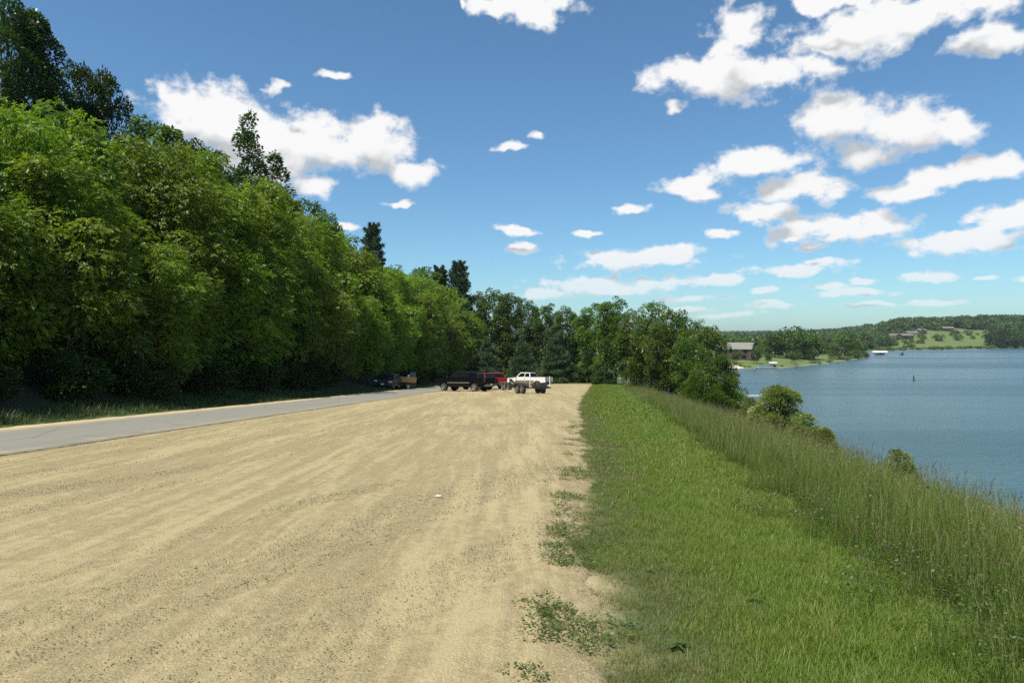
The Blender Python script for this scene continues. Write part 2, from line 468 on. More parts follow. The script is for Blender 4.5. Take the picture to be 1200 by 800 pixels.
def asphalt_mat():
    mt = bpy.data.materials.new('weathered_asphalt'); t = NT(mt)
    p = t.pos()
    n = t.noise(p, 0.4, 5, 0.6); g = t.noise(p, 90, 3, 0.7)
    along = t.noise(t.mapping(p, (0, 0, R(3)), (1.2, 0.05, 1)), 1.4, 5, 0.6)
    c = t.mix(along, (0.215, 0.202, 0.165, 1), (0.29, 0.272, 0.222, 1))
    c = t.mix(t.m('MULTIPLY', t.step(n, 0.5, 0.75), 0.35), c, (0.30, 0.27, 0.20, 1))
    c = t.mix(t.m('MULTIPLY', g, 0.4), c, (0.12, 0.12, 0.115, 1))
    cr = t.nd('ShaderNodeTexVoronoi', feature='DISTANCE_TO_EDGE'); t.L.new(t.mapping(p, (0, 0, 0), (0.35, 0.2, 1)), cr.inputs['Vector'])
    cr.inputs['Scale'].default_value = 1.0
    c = t.mix(t.m('MULTIPLY', t.m('SUBTRACT', 1.0, t.step(cr.outputs['Distance'], 0.0, 0.012)), 0.45), c, (0.07, 0.068, 0.06, 1))
    ed = t.step(t.m('ADD', t.attr('edge'), t.m('MULTIPLY', t.m('SUBTRACT', t.noise(p, 1.6, 5, 0.7), 0.5), 0.9)), 0.72, 1.05)
    c = t.mix(t.m('MULTIPLY', ed, 0.75), c, (0.40, 0.33, 0.19, 1))
    t.done(t.principled(c, 0.85, 0, t.bump(g, 0.5, 0.008)))
    return mt

def water_mat():
    mt = bpy.data.materials.new('lake_water'); t = NT(mt)
    p = t.pos()
    a = t.noise(t.mapping(p, (0, 0, R(20)), (0.55, 1.3, 1)), 0.8, 6, 0.6, dist=0.4)
    b = t.noise(t.mapping(p, (0, 0, R(-12)), (0.25, 1, 1)), 0.09, 4, 0.55)
    c = t.noise(t.mapping(p, (0, 0, R(5)), (0.3, 1.0, 1)), 2.6, 4, 0.6)
    lane = t.noise(t.mapping(p, (0, 0, R(8)), (0.12, 1, 1)), 0.022, 4, 0.6)
    h = t.m('ADD', a, t.m('MULTIPLY', c, 0.28))
    amp = t.m('ADD', 0.55, t.m('MULTIPLY', t.step(lane, 0.4, 0.62), 0.6))
    h = t.m('ADD', t.m('MULTIPLY', h, amp), t.m('MULTIPLY', b, 1.2))
    nm = t.bump(h, 1.0, 0.55)
    c = t.mix(b, (0.040, 0.092, 0.112, 1), (0.052, 0.112, 0.132, 1))
    rr = t.m('SUBTRACT', 0.22, t.m('MULTIPLY', t.step(lane, 0.4, 0.62), -0.10))
    t.done(t.principled(c, rr, 0, nm, IOR=1.333))
    return mt

def paint(name, col, rough=0.25, coat=0.12):
    if name in MATS: return MATS[name]
    mt = bpy.data.materials.new(name); t = NT(mt)
    n = t.noise(t.obj(), 2.0, 5, 0.6)
    sep = t.nd('ShaderNodeSeparateXYZ'); t.L.new(t.obj(), sep.inputs[0])
    dirt = t.m('MULTIPLY', t.m('SUBTRACT', 1.0, t.step(sep.outputs[2], 0.3, 0.95)), t.m('ADD', 0.25, t.m('MULTIPLY', n, 0.5)))
    c = t.mix(t.m('MULTIPLY', dirt, 0.035), col, (0.30, 0.25, 0.16, 1))
    t.done(t.principled(c, t.m('ADD', rough, t.m('MULTIPLY', dirt, 0.5)), 0, None, Coat_Weight=coat, Coat_Roughness=0.08, IOR=1.35))
    MATS[name] = mt
    return mt

M_glass = simple('dark_glass', (0.008, 0.011, 0.011), 0.12, 0.0, 0.1, IOR=1.25)
M_tyre = simple('tyre_rubber', (0.022, 0.021, 0.02), 0.8, 0, 0.3, 10, 0.3)
M_rim = simple('rim_metal', (0.52, 0.51, 0.48), 0.35, 0.8, 0.1)
M_chrome = simple('chrome', (0.62, 0.62, 0.6), 0.18, 1.0, 0.05)
M_blackplastic = simple('black_plastic', (0.018, 0.018, 0.018), 0.6)
M_lamp_red = simple('red_lens', (0.16, 0.02, 0.014), 0.3)
M_lamp_clear = simple('clear_lens', (0.6, 0.6, 0.58), 0.15)
M_steel = simple('painted_dark_steel', (0.035, 0.035, 0.036), 0.5, 0.3, 0.3)
M_galv = simple('galvanised_steel', (0.36, 0.36, 0.35), 0.5, 0.7, 0.2)
M_white = simple('white_paint', (0.74, 0.73, 0.70), 0.5)
M_whitevinyl = simple('white_canvas', (0.78, 0.77, 0.73), 0.7)
M_carpet = simple('carpeted_bunk', (0.05, 0.045, 0.04), 0.95)
M_tan = simple('tan_paint', (0.40, 0.25, 0.095), 0.6, 0, 0.2)
M_rust = simple('rust_red_paint', (0.16, 0.04, 0.022), 0.7, 0, 0.3)
M_greywood = simple('weathered_grey_wood', (0.20, 0.19, 0.165), 0.9, 0, 0.3, 6, 0.4)
M_plate = simple('number_plate', (0.7, 0.7, 0.66), 0.5)

# ------------------------------------------------------------------ object helpers
def link(o, parent=None):
    COL.objects.link(o)
    if parent is not None: o.parent = parent
    return o
def tag(o, label=None, cat=None, group=None, kind=None):
    if label: o['label'] = label
    if cat: o['category'] = cat
    if group: o['group'] = group
    if kind: o['kind'] = kind
    return o
def empty(name, loc, rz=0.0):
    e = bpy.data.objects.new(name, None)
    e.empty_display_size = 0.3
    e.location = loc; e.rotation_euler = (0, 0, rz)
    return link(e)
def np_mesh(name, verts, quads=None, tris=None, attrs=None, mat=None):
    me = bpy.data.meshes.new(name)
    nq = 0 if quads is None else len(quads); ntr = 0 if tris is None else len(tris)
    me.vertices.add(len(verts)); me.vertices.foreach_set('co', np.asarray(verts, np.float32).ravel())
    li = []; starts = []
    if nq: li.append(np.asarray(quads, np.int32).ravel()); starts.append(np.arange(nq) * 4)
    if ntr: li.append(np.asarray(tris, np.int32).ravel()); starts.append(nq * 4 + np.arange(ntr) * 3)
    if li:
        li = np.concatenate(li); st = np.concatenate(starts).astype(np.int32)
        me.loops.add(len(li)); me.loops.foreach_set('vertex_index', li.astype(np.int32))
        me.polygons.add(nq + ntr); me.polygons.foreach_set('loop_start', st)
    for k, a in (attrs or {}).items():
        a = np.asarray(a)
        if a.ndim == 2: at = me.attributes.new(k, 'FLOAT_VECTOR', 'POINT'); at.data.foreach_set('vector', a.astype(np.float32).ravel())
        elif a.dtype.kind == 'i': at = me.attributes.new(k, 'INT', 'POINT'); at.data.foreach_set('value', a.astype(np.int32))
        else: at = me.attributes.new(k, 'FLOAT', 'POINT'); at.data.foreach_set('value', a.astype(np.float32))
    if mat: me.materials.append(mat)
    me.update(calc_edges=True)
    return me
def grid_mesh(name, X, Y, Z, mat, attrs=None, smooth=True, keep=None):
    ny, nx = X.shape
    v = np.stack([X, Y, Z], -1).reshape(-1, 3)
    i = np.arange(ny - 1)[:, None] * nx + np.arange(nx - 1)[None, :]
    q = np.stack([i, i + 1, i + nx + 1, i + nx], -1).reshape(-1, 4)
    if keep is not None: q = q[keep.reshape(-1)]
    me = np_mesh(name, v, q, None, attrs, mat)
    if smooth: me.polygons.foreach_set('use_smooth', np.ones(len(q), bool))
    return me

class MB:
    def __init__(self): self.v = []; self.f = []
    def add(self, vs, fs):
        n = len(self.v); self.v += [tuple(p) for p in vs]; self.f += [[n + i for i in q] for q in fs]; return self
    def box(self, c, s, rz=0.0, ry=0.0):
        x, y, z = (q / 2 for q in s)
        M = Matrix.Translation(c) @ Matrix.Rotation(rz, 4, 'Z') @ Matrix.Rotation(ry, 4, 'Y')
        p = [M @ Vector((a * x, b * y, d * z)) for a in (-1, 1) for b in (-1, 1) for d in (-1, 1)]
        return self.add(p, [(0, 1, 3, 2), (4, 6, 7, 5), (0, 4, 5, 1), (2, 3, 7, 6), (0, 2, 6, 4), (1, 5, 7, 3)])
    def hull(self, a, b):
        """two matching loops joined"""
        n = len(a); vs = list(a) + list(b)
        fs = [tuple(range(n))[::-1], tuple(range(n, 2 * n))] + [(i, (i + 1) % n, n + (i + 1) % n, n + i) for i in range(n)]
        return self.add(vs, fs)
    def prism(self, poly, y0, y1, inset=0.0):
        return self.hull([(x, y0, z) for x, z in poly], [(x, y1, z) for x, z in poly])
    def tube(self, pts, r, n=6, cap=True):
        pts = [Vector(p) for p in pts]; rs = r if hasattr(r, '__len__') else [r] * len(pts)
        rings = []
        for i, p in enumerate(pts):
            d = (pts[min(i + 1, len(pts) - 1)] - pts[max(i - 1, 0)]).normalized()
            u = d.orthogonal().normalized(); w = d.cross(u)
            if rings and rings[-1][1].dot(u) < 0: pass
            if rings:
                u = (rings[-1][1] - d * rings[-1][1].dot(d)).normalized(); w = d.cross(u)
            rings.append(([p + (u * math.cos(6.2832 * k / n) + w * math.sin(6.2832 * k / n)) * rs[i] for k in range(n)], u))
        vs = [q for ring, _ in rings for q in ring]; fs = []
        for i in range(len(pts) - 1):
            for k in range(n):
                a, b = i * n + k, i * n + (k + 1) % n
                fs.append((a, b, b + n, a + n))
        if cap: fs += [tuple(range(n))[::-1], tuple(range((len(pts) - 1) * n, len(pts) * n))]
        return self.add(vs, fs)
    def lathe_y(self, c, prof, n=20):
        """profile of (radius, y) turned about the y axis through c"""
        vs = []
        for r, y in prof:
            for k in range(n):
                a = 6.2832 * k / n
                vs.append((c[0] + r * math.cos(a), c[1] + y, c[2] + r * math.sin(a)))
        fs = []
        for i in range(len(prof) - 1):
            for k in range(n):
                a, b = i * n + k, i * n + (k + 1) % n
                fs.append((a, b, b + n, a + n))
        fs += [tuple(range(n))[::-1], tuple(range((len(prof) - 1) * n, len(prof) * n))]
        return self.add(vs, fs)
    def build(self, name, mat, parent=None, bevel=0.0, smooth=False):
        bm = bmesh.new()
        vs = [bm.verts.new(p) for p in self.v]
        for q in self.f:
            try: bm.faces.new([vs[i] for i in q])
            except ValueError: pass
        bmesh.ops.recalc_face_normals(bm, faces=bm.faces)
        if bevel:
            ed = [e for e in bm.edges if len(e.link_faces) == 2 and e.calc_face_angle(0) > 0.5]
            bmesh.ops.bevel(bm, geom=ed, offset=bevel, segments=2, profile=0.6, affect='EDGES', clamp_overlap=True)
        me = bpy.data.meshes.new(name); bm.to_mesh(me); bm.free()
        if smooth:
            me.polygons.foreach_set('use_smooth', np.ones(len(me.polygons), bool))
        me.materials.append(mat)
        return link(bpy.data.objects.new(name, me), parent)

def copy_tree(root, **props):
    r = root.copy(); COL.objects.link(r)
    for ch in root.children:
        c = ch.copy(); COL.objects.link(c); c.parent = r
        for g in ch.children:
            d = g.copy(); COL.objects.link(d); d.parent = c
    for k, v in props.items(): r[k] = v
    return r
def seat_on_ground(o, x, y, az, half=1.8, track=0.8, dz=0.0):
    f = Vector((math.sin(az), math.cos(az), 0)); l = Vector((-f.y, f.x, 0))
    def g(v): return Vector((v.x, v.y, h1(v.x, v.y) + LOT_T))
    c = Vector((x, y, 0))
    fx = (g(c + f * half) - g(c - f * half)).normalized()
    ly = (g(c + l * track) - g(c - l * track)).normalized()
    up = fx.cross(ly).normalized(); ly = up.cross(fx)
    p = (g(c + f * half) + g(c - f * half)) / 2 + up * dz
    Mx = Matrix((fx, ly, up)).transposed().to_4x4(); Mx.translation = p
    o.matrix_world = Mx
    return o
LOT_T = 0.03

# ------------------------------------------------------------------ the setting: ground, lot, road, lake
def warp_axis(lo, hi, n, k):
    t = np.linspace(-1, 1, n)
    s = np.sinh(t * k) / math.sinh(k)
    return np.where(s < 0, -s * lo, s * hi)

def build_ground():
    xs = np.unique(np.concatenate([warp_axis(-3000, 4200, 260, 8.5), np.linspace(40, 700, 120), np.linspace(-40, 40, 140)]))
    ys = np.unique(np.concatenate([np.linspace(-60, -3, 16), np.geomspace(3.0, 5200, 300) - 6.0 + 3.0, np.linspace(240, 900, 150)]))
    X, Y = np.meshgrid(xs, ys)
    Z = H(X, Y)
    sdv = lake_sd(X, Y)
    nearm = (Y < 160)
    Z = Z + np.where((Y > 1000), (fbm(X / 140, Y / 140, 3) - .5) * 10 * sstep(Y, 1000, 1200), 0)
    wob = (fbm(X * 1.3, Y * 1.3, 5) - 0.5) * 1.1
    e = X - x_edge(Y) + wob * 0.9
    soil = 1 - sstep(e, 0.0, 0.45)
    lawn = sstep(Y, 230, 280) * sstep(sdv, 0.4, 2)
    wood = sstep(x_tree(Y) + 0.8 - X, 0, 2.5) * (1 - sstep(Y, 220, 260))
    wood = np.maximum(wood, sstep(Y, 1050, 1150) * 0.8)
    shore = (1 - sstep(sdv, 0.2, 1.2)) * sstep(Y, 150, 250)
    road_side = sstep(x_road_far(Y) - 0.1 - X, 0, .8)
    soil = soil * (1 - road_side) * nearm
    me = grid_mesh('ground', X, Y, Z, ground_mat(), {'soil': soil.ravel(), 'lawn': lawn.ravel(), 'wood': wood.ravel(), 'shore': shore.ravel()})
    o = link(bpy.data.objects.new('ground', me)); tag(o, kind='structure')

def build_lot():
    ys = np.unique(np.concatenate([np.linspace(-6, 2, 10), np.geomspace(2, 129, 300)]))
    u = np.linspace(0, 1, 170)
    edge = x_edge(ys) + (fbm(ys * 1.7, ys * 0 + 3, 11) - 0.5) * 0.5 + 0.34
    near = x_road_near(ys) + 0.02
    # the lot rounds off at its far end
    endf = np.clip((ys - 118) / 11.0, 0, 1) ** 2
    edge = edge - endf * 3.0
    X = near[:, None] * (1 - u) + edge[:, None] * u
    Y = np.repeat(ys[:, None], len(u), 1)
    tx = X * math.cos(R(26)) - Y * math.sin(R(26)); ty = X * math.sin(R(26)) + Y * math.cos(R(26))
    rel = (fbm(tx * 1.1, ty * 0.07, 21) - .5) * 0.07 + (fbm(tx * 4, ty * 0.3, 23) - .5) * 0.045 + (fbm(X * 6, Y * 6, 25, 3) - .5) * 0.012
    fade = np.clip(np.minimum(u, 1 - u) * 14, 0, 1)[None, :]
    Z = H(X, Y) + LOT_T + (rel * fade)
    Z[:, -1] -= 0.05
    me = grid_mesh('gravel_lot', X, Y, Z, gravel_mat())
    tag(link(bpy.data.objects.new('gravel_lot', me)), kind='structure')

def strip(name, fa, fb, y0, y1, dz, mat, n=160, nu=13, edge=0.0, thick=0.06):
    ys = np.concatenate([np.linspace(y0, 4, 8)[:-1], np.geomspace(4, y1, n)])
    u = np.linspace(0, 1, nu)
    a = fa(ys); b = fb(ys)
    if edge:
        a = a + (fbm(ys * 2.1, ys * 0 + 1.0, 31) - .5) * edge; b = b + (fbm(ys * 2.1, ys * 0 + 7.0, 33) - .5) * edge
    X = a[:, None] * (1 - u) + b[:, None] * u
    X = np.concatenate([X[:, :1], X, X[:, -1:]], 1)
    Y = np.repeat(ys[:, None], nu + 2, 1)
    Z = H(X, Y) + dz
    crown = np.concatenate([[0], np.sin(u * math.pi) * 0.02, [0]])
    Z = Z + crown[None, :]
    Z[:, 0] -= thick; Z[:, -1] -= thick
    eu = np.repeat(np.concatenate([[1], np.abs(2 * u - 1), [1]])[None, :], len(ys), 0).ravel()
    me = grid_mesh(name, X, Y, Z, mat, {'edge': eu}, smooth=False)
    return tag(link(bpy.data.objects.new(name, me)), kind='structure')

def build_lake():
    xs = np.unique(np.concatenate([np.linspace(15, 400, 60), np.geomspace(400, 1800, 25)]))
    ys = np.unique(np.concatenate([np.linspace(-700, 0, 12), np.linspace(0, 1000, 80)]))
    X, Y = np.meshgrid(xs, ys)
    me = grid_mesh('lake', X, Y, X * 0 + ZL, water_mat())
    tag(link(bpy.data.objects.new('lake', me)), kind='structure')

M_gravel = None
build_ground()
build_lot()
strip('road', x_road_far, x_road_near, -6, 150, LOT_T + 0.022, asphalt_mat(), edge=0.13)
M_shoulder = simple('pale_shoulder_gravel', (0.46, 0.37, 0.21), 0.95, 0, 0.3, 1.5, 0.6)
strip('road_shoulder', lambda y: x_road_far(y) - 0.8, lambda y: x_road_far(y) + 0.05, -6, 150, LOT_T - 0.005, M_shoulder, edge=0.35)
build_lake()

# ------------------------------------------------------------------ foliage building
def unit(v): return v / np.maximum(np.linalg.norm(v, axis=-1, keepdims=True), 1e-9)
def leaves(P, D, N, Ln, Wd, var):
    """diamond leaves; all arrays vectorised"""
    S = unit(np.cross(D, N)); N2 = np.cross(S, D)
    mid = P + D * (Ln * 0.45)[:, None] + N2 * (Ln * 0.06)[:, None]
    v = np.stack([P, mid + S * (Wd / 2)[:, None], P + D * Ln[:, None] - N2 * (Ln * .08)[:, None], mid - S * (Wd / 2)[:, None]], 1).reshape(-1, 3)
    q = np.arange(len(P) * 4).reshape(-1, 4)
    return v, q, np.repeat(var, 4)
def sprays(P, D, N, L, var, r, n_pair=3):
    """compound leaf: leaflets either side of a drooping stalk and one at its tip"""
    S = unit(np.cross(D, N)); down = np.array([0, 0, -1.0])
    vs, qs, va = [], [], []; off = 0
    for k in range(n_pair * 2 + 1):
        if k == n_pair * 2: t = 0.8; dirn = D; sc = 1.1
        else: t = 0.25 + 0.6 * (k // 2) / n_pair; sgn = 1 if k % 2 else -1; dirn = D * 0.55 + S * sgn * 0.85; sc = 1.0
        base = P + D * (L * t)[:, None] + down * (L * t * t * 0.28)[:, None]
        dr = unit(dirn + down * 0.25 + r.normal(0, .18, P.shape))
        nn = unit(N + r.normal(0, .35, P.shape))
        ll = L * 0.5 * sc * r.uniform(.8, 1.2, len(P))
        v, q, a = leaves(base, dr, nn, ll, ll * 0.42, np.clip(var + r.normal(0, .08, len(P)), 0, 1))
        vs.append(v); qs.append(q + off); va.append(a); off += len(v)
    return np.concatenate(vs), np.concatenate(qs), np.concatenate(va)

def tubes(paths, n=6):
    vs, qs = [], []; off = 0
    for pts, rad in paths:
        pts = np.asarray(pts, float); m_ = len(pts)
        d = unit(np.gradient(pts, axis=0))
        u = np.cross(d, [0.31, 0.83, 0.17]); u = unit(u); w = np.cross(d, u)
        a = np.arange(n) * 2 * math.pi / n
        ring = pts[:, None, :] + (u[:, None, :] * np.cos(a)[None, :, None] + w[:, None, :] * np.sin(a)[None, :, None]) * np.asarray(rad)[:, None, None]
        vs.append(ring.reshape(-1, 3))
        i = np.arange(m_ - 1)[:, None] * n; k = np.arange(n)[None, :]; k2 = (k + 1) % n
        qs.append(np.stack([i + k, i + k2, i + n + k2, i + n + k], -1).reshape(-1, 4) + off); off += m_ * n
    return np.concatenate(vs), np.concatenate(qs)

def envelope(kind, t):
    """crown radius (0..1) at relative crown height t"""
    if kind == 'elder': return np.where(t < 0.45, 0.78 + 0.22 * np.sin(t / 0.45 * 1.57), np.sqrt(np.maximum(1 - ((t - 0.45) / 0.56) ** 2, 0)))
    if kind == 'oak': return np.sqrt(np.maximum(1 - ((t - 0.5) / 0.52) ** 2, 0.02)) 
    if kind == 'poplar': return np.where(t < .25, .55 + 1.6 * t, np.maximum(0.95 - 0.95 * ((t - .25) / .75) ** 1.3, 0.05))
    if kind == 'cone': return np.maximum(1.02 - t, 0.03) ** 0.8
    if kind == 'bush': return np.sqrt(np.maximum(1 - (t / 1.02) ** 2, 0.02)) * (0.85 + .15 * np.sin(t * 3))
    if kind == 'ball': return np.sqrt(np.maximum(1 - ((t - 0.45) / 0.56) ** 2, 0.03))
    return np.ones_like(t)

def make_tree(seed, H_, W_, env='elder', crown0=0.1, nclump=90, per=50, leaf=0.24, style='spray', clump_r=1.1, trunk_r=0.16, flat=0.75, lean=0.0,
              limbs=26, shell=(0.55, 1.0), droop=0.35, gap=0.0):
    r = np.random.default_rng(seed)
    # crown clump centres
    t = r.uniform(0, 1, nclump * 3)
    er = envelope(env, t)
    keep = r.uniform(0, 1, len(t)) < np.clip(er * 1.05, 0.12, 1)
    t = t[keep][:nclump]; er = er[keep][:nclump]
    n = len(t)
    ang = r.uniform(0, 2 * math.pi, n)
    lobes = 1 + 0.20 * np.sin(ang * 3 + seed) + 0.13 * np.sin(ang * 5 + t * 9 + seed * 2)
    rad = er * W_ / 2 * np.sqrt(r.uniform(shell[0] ** 2, shell[1] ** 2, n)) * lobes
    z = H_ * (crown0 + (1 - crown0) * t) - clump_r * 0.5 * (t > .5)
    C = np.stack([np.cos(ang) * rad, np.sin(ang) * rad, z], -1)
    C += r.normal(0, .15 * clump_r, C.shape)
    cr = clump_r * r.uniform(.65, 1.35, n) * (0.6 + 0.4 * np.clip(er * 1.3, 0, 1))
    if gap:
        cr = cr * np.where(r.uniform(0, 1, n) < gap, 0.45, 1)
    # leaves
    m_ = np.maximum((per * (cr / clump_r) ** 2).astype(int), 6)
    ci = np.repeat(np.arange(n), m_)
    N_ = len(ci)
    dirs = unit(r.normal(0, 1, (N_, 3)))
    dirs[:, 2] = np.where(r.uniform(0, 1, N_) < 0.62, np.abs(dirs[:, 2]), dirs[:, 2])
    rr = cr[ci] * r.uniform(0.35, 1.0, N_) ** 0.6
    P = C[ci] + dirs * rr[:, None] * np.array([1, 1, flat])
    outward = unit(C[ci] * np.array([1, 1, 0.0]) + 1e-6)
    D = unit(dirs * np.array([1, 1, .5]) + outward * 0.5 + np.array([0, 0, -droop]) + r.normal(0, .3, (N_, 3)))
    Nn = unit(np.array([0, 0, 1.0]) + dirs * 0.55 + r.normal(0, .35, (N_, 3)))
    cv = r.uniform(0, 1, n)
    var = np.clip(0.62 * cv[ci] + 0.45 * r.uniform(0, 1, N_) - .03, 0, 1)
    Ln = leaf * r.uniform(.7, 1.3, N_)
    if style == 'spray': v, q, a = sprays(P, D, Nn, Ln, var, r)
    elif style == 'needle':
        vs, qs, va = [], [], []; off = 0
        for k in range(4):
            dd = unit(D + r.normal(0, .5, D.shape) + np.array([0, 0, .15]))
            v_, q_, a_ = leaves(P, dd, unit(r.normal(0, 1, D.shape)), Ln, Ln * 0.16, var)
            vs.append(v_); qs.append(q_ + off); va.append(a_); off += len(v_)
        v, q, a = np.concatenate(vs), np.concatenate(qs), np.concatenate(va)
    elif style == 'narrow': v, q, a = leaves(P, D, Nn, Ln, Ln * 0.3, var)
    else: v, q, a = leaves(P, D, Nn, Ln, Ln * 0.68, var)
    crown = ('crown', v, q, a)
    # trunk and limbs
    zt = np.linspace(-0.4, H_ * 0.9, 9)
    wob = np.cumsum(r.normal(0, .02 * H_ / 9, (9, 2)), 0); wob[0] = 0
    tp = np.stack([wob[:, 0] + lean * zt / H_, wob[:, 1], zt], -1)
    tr = trunk_r * (1 - 0.88 * np.linspace(0, 1, 9)) * np.where(np.arange(9) == 0, 1.35, 1)
    paths = [(tp, tr)]
    order = r.permutation(n)[:limbs]
    for i in order:
        zb = max(C[i, 2] * r.uniform(.45, .8) - 0.3, H_ * 0.08)
        b = np.array([np.interp(zb, zt, tp[:, 0]), np.interp(zb, zt, tp[:, 1]), zb])
        s = np.linspace(0, 1, 5)[:, None]
        pth = b * (1 - s) + C[i] * s + np.array([0, 0, 1.0]) * (np.sin(s * math.pi) * 0.12 * np.linalg.norm(C[i] - b))
        r0 = np.interp(zb, zt, tr) * 0.55
        paths.append((pth, r0 * (1 - 0.8 * np.linspace(0, 1, 5)) + 0.006))
    tv, tq = tubes(paths)
    return crown, (tv, tq)

def make_pine(seed, H_, W_):
    r = np.random.default_rng(seed)
    zt = np.linspace(-.4, H_ * .985, 10)
    paths = [(np.stack([zt * 0, zt * 0, zt], -1), .28 * (1 - .93 * np.linspace(0, 1, 10)))]
    P, D, cv = [], [], []
    z = H_ * .35
    while z < H_ * .97:
        t = (z / H_ - .35) / .65
        L0 = W_ / 2 * (.25 + .75 * (1 - t) ** .65) * (.6 + .4 * min(t * 5, 1))
        nb = r.integers(4, 7); a0 = r.uniform(0, 6.28)
        for b in range(nb):
            a = a0 + b * 6.283 / nb + r.normal(0, .25); L = L0 * r.uniform(.55, 1.15); up = .15 + .55 * t + r.normal(0, .08)
            dr = np.array([math.cos(a), math.sin(a), up]); dr /= np.linalg.norm(dr)
            q = np.linspace(0, 1, 5)[:, None]
            pth = np.array([0, 0, z]) + dr * L * q + np.array([0, 0, 1.0]) * (q ** 2) * L * .12
            paths.append((pth, .05 * (1 - .8 * q[:, 0]) + .008))
            m_ = int(70 * L / 2 + 20)
            u = r.uniform(.3, 1.05, m_); pp = np.array([0, 0, z]) + dr * L * u[:, None] + np.array([0, 0, 1.0]) * (u[:, None] ** 2) * L * .12
            side = r.normal(0, 1, (m_, 3)) * (.10 + .16 * L * (1.15 - u))[:, None] * np.array([1, 1, .35])
            P.append(pp + side); D.append(unit(dr + unit(side) * .7 + np.array([0, 0, .25]) + r.normal(0, .2, (m_, 3)))); cv.append(np.full(m_, r.uniform(0, 1)))
        z += r.uniform(.55, .95) * (1.25 - .5 * t)
    P = np.concatenate(P); D = np.concatenate(D); cv = np.concatenate(cv)
    vs, qs, va = [], [], []; off = 0
    for k in range(5):
        ln = r.uniform(.28, .5, len(P)); dd = unit(D + r.normal(0, .45, D.shape))
        v_, q_, a_ = leaves(P, dd, unit(r.normal(0, 1, D.shape)), ln, ln * .2, np.clip(.6 * cv + .4 * r.uniform(0, 1, len(P)), 0, 1))
        vs.append(v_); qs.append(q_ + off); va.append(a_); off += len(v_)
    return ('crown', np.concatenate(vs), np.concatenate(qs), np.concatenate(va)), tubes(paths)
TREE = {}
def tree_kind(key, nvar, mat, bark=None, **k):
    TREE[key] = []
    for i in range(nvar):
        crown, (tv, tq) = make_tree(hash_seed(key) + i * 13, **k)
        mc = np_mesh('crown', crown[1], crown[2], None, {'var': crown[3]}, M_leaf[mat])
        mtk = np_mesh('trunk', tv, tq, None, None, bark or M_bark)
        TREE[key].append((mc, mtk, k['H_']))
def hash_seed(s): return sum((i + 1) * ord(c) for i, c in enumerate(s)) % 9973

tree_kind('elder', 5, 'elder', H_=12.5, W_=8.2, env='elder', crown0=0.08, nclump=150, per=52, leaf=0.42, clump_r=1.05, limbs=24)
tree_kind('oak', 3, 'oak', H_=17, W_=12, env='oak', crown0=0.32, nclump=120, per=330, leaf=0.32, style='leaf', clump_r=1.35, trunk_r=0.3, droop=0.1, limbs=40, shell=(.5, 1.0), flat=.7)
tree_kind('poplar', 2, 'poplar', H_=20, W_=6.5, env='poplar', crown0=0.12, nclump=150, per=190, leaf=0.32, style='leaf', clump_r=0.95, flat=1.35, droop=-0.15, limbs=40, trunk_r=.22, shell=(.3, 1.0))
TREE['pine'] = []
for i_ in range(2):
    cw_, (tv_, tq_) = make_pine(811 + i_, 22, 9)
    TREE['pine'].append((np_mesh('crown', cw_[1], cw_[2], None, {'var': cw_[3]}, M_leaf['pine']), np_mesh('trunk', tv_, tq_, None, None, M_bark), 22))
tree_kind('spruce', 3, 'spruce', H_=13, W_=8.5, env='cone', crown0=0.03, nclump=190, per=80, leaf=0.6, style='needle', clump_r=1.0, flat=0.45, droop=0.3, limbs=40, trunk_r=.2, shell=(.5, 1))
tree_kind('cotton', 4, 'cotton', H_=13, W_=8, env='elder', crown0=0.10, nclump=130, per=170, leaf=0.32, style='leaf', clump_r=1.1, droop=0.25, limbs=30, trunk_r=.2, shell=(.45, 1), gap=.2)
tree_kind('lime', 2, 'lime', H_=16, W_=8, env='oak', crown0=0.12, nclump=110, per=190, leaf=0.36, style='leaf', clump_r=1.2, droop=0.2, limbs=30, trunk_r=.2, gap=.15)
tree_kind('wood', 3, 'mid', H_=18, W_=10, env='elder', crown0=0.06, nclump=150, per=130, leaf=0.44, style='leaf', clump_r=1.25, droop=0.2, limbs=24, trunk_r=.24)
tree_kind('willow', 3, 'willow', H_=4, W_=4.2, env='bush', crown0=0.02, nclump=90, per=300, leaf=0.2, style='narrow', clump_r=0.5, droop=-0.2, limbs=30, trunk_r=.06)
tree_kind('bankbush', 2, 'cotton', H_=4, W_=4.6, env='bush', crown0=0.02, nclump=80, per=190, leaf=0.22, style='narrow', clump_r=0.55, droop=-0.1, limbs=24, trunk_r=.06)
tree_kind('shrub', 3, 'under', H_=3.2, W_=4.2, env='bush', crown0=0.02, nclump=55, per=110, leaf=0.22, style='leaf', clump_r=0.65, droop=0.2, limbs=16, trunk_r=.05)
tree_kind('far', 4, 'far', H_=16, W_=16, env='ball', crown0=0.06, nclump=90, per=26, leaf=1.15, style='leaf', clump_r=1.9, droop=0.1, limbs=10, trunk_r=.35, flat=.8)
tree_kind('sapling', 2, 'farwillow', H_=8, W_=6, env='ball', crown0=0.22, nclump=50, per=34, leaf=0.55, style='leaf', clump_r=0.9, droop=0.1, limbs=14, trunk_r=.16)
tree_kind('farball', 3, 'farwillow', H_=13, W_=15, env='ball', crown0=0.02, nclump=80, per=26, leaf=1.1, style='leaf', clump_r=1.7, droop=0.2, limbs=8, trunk_r=.3)

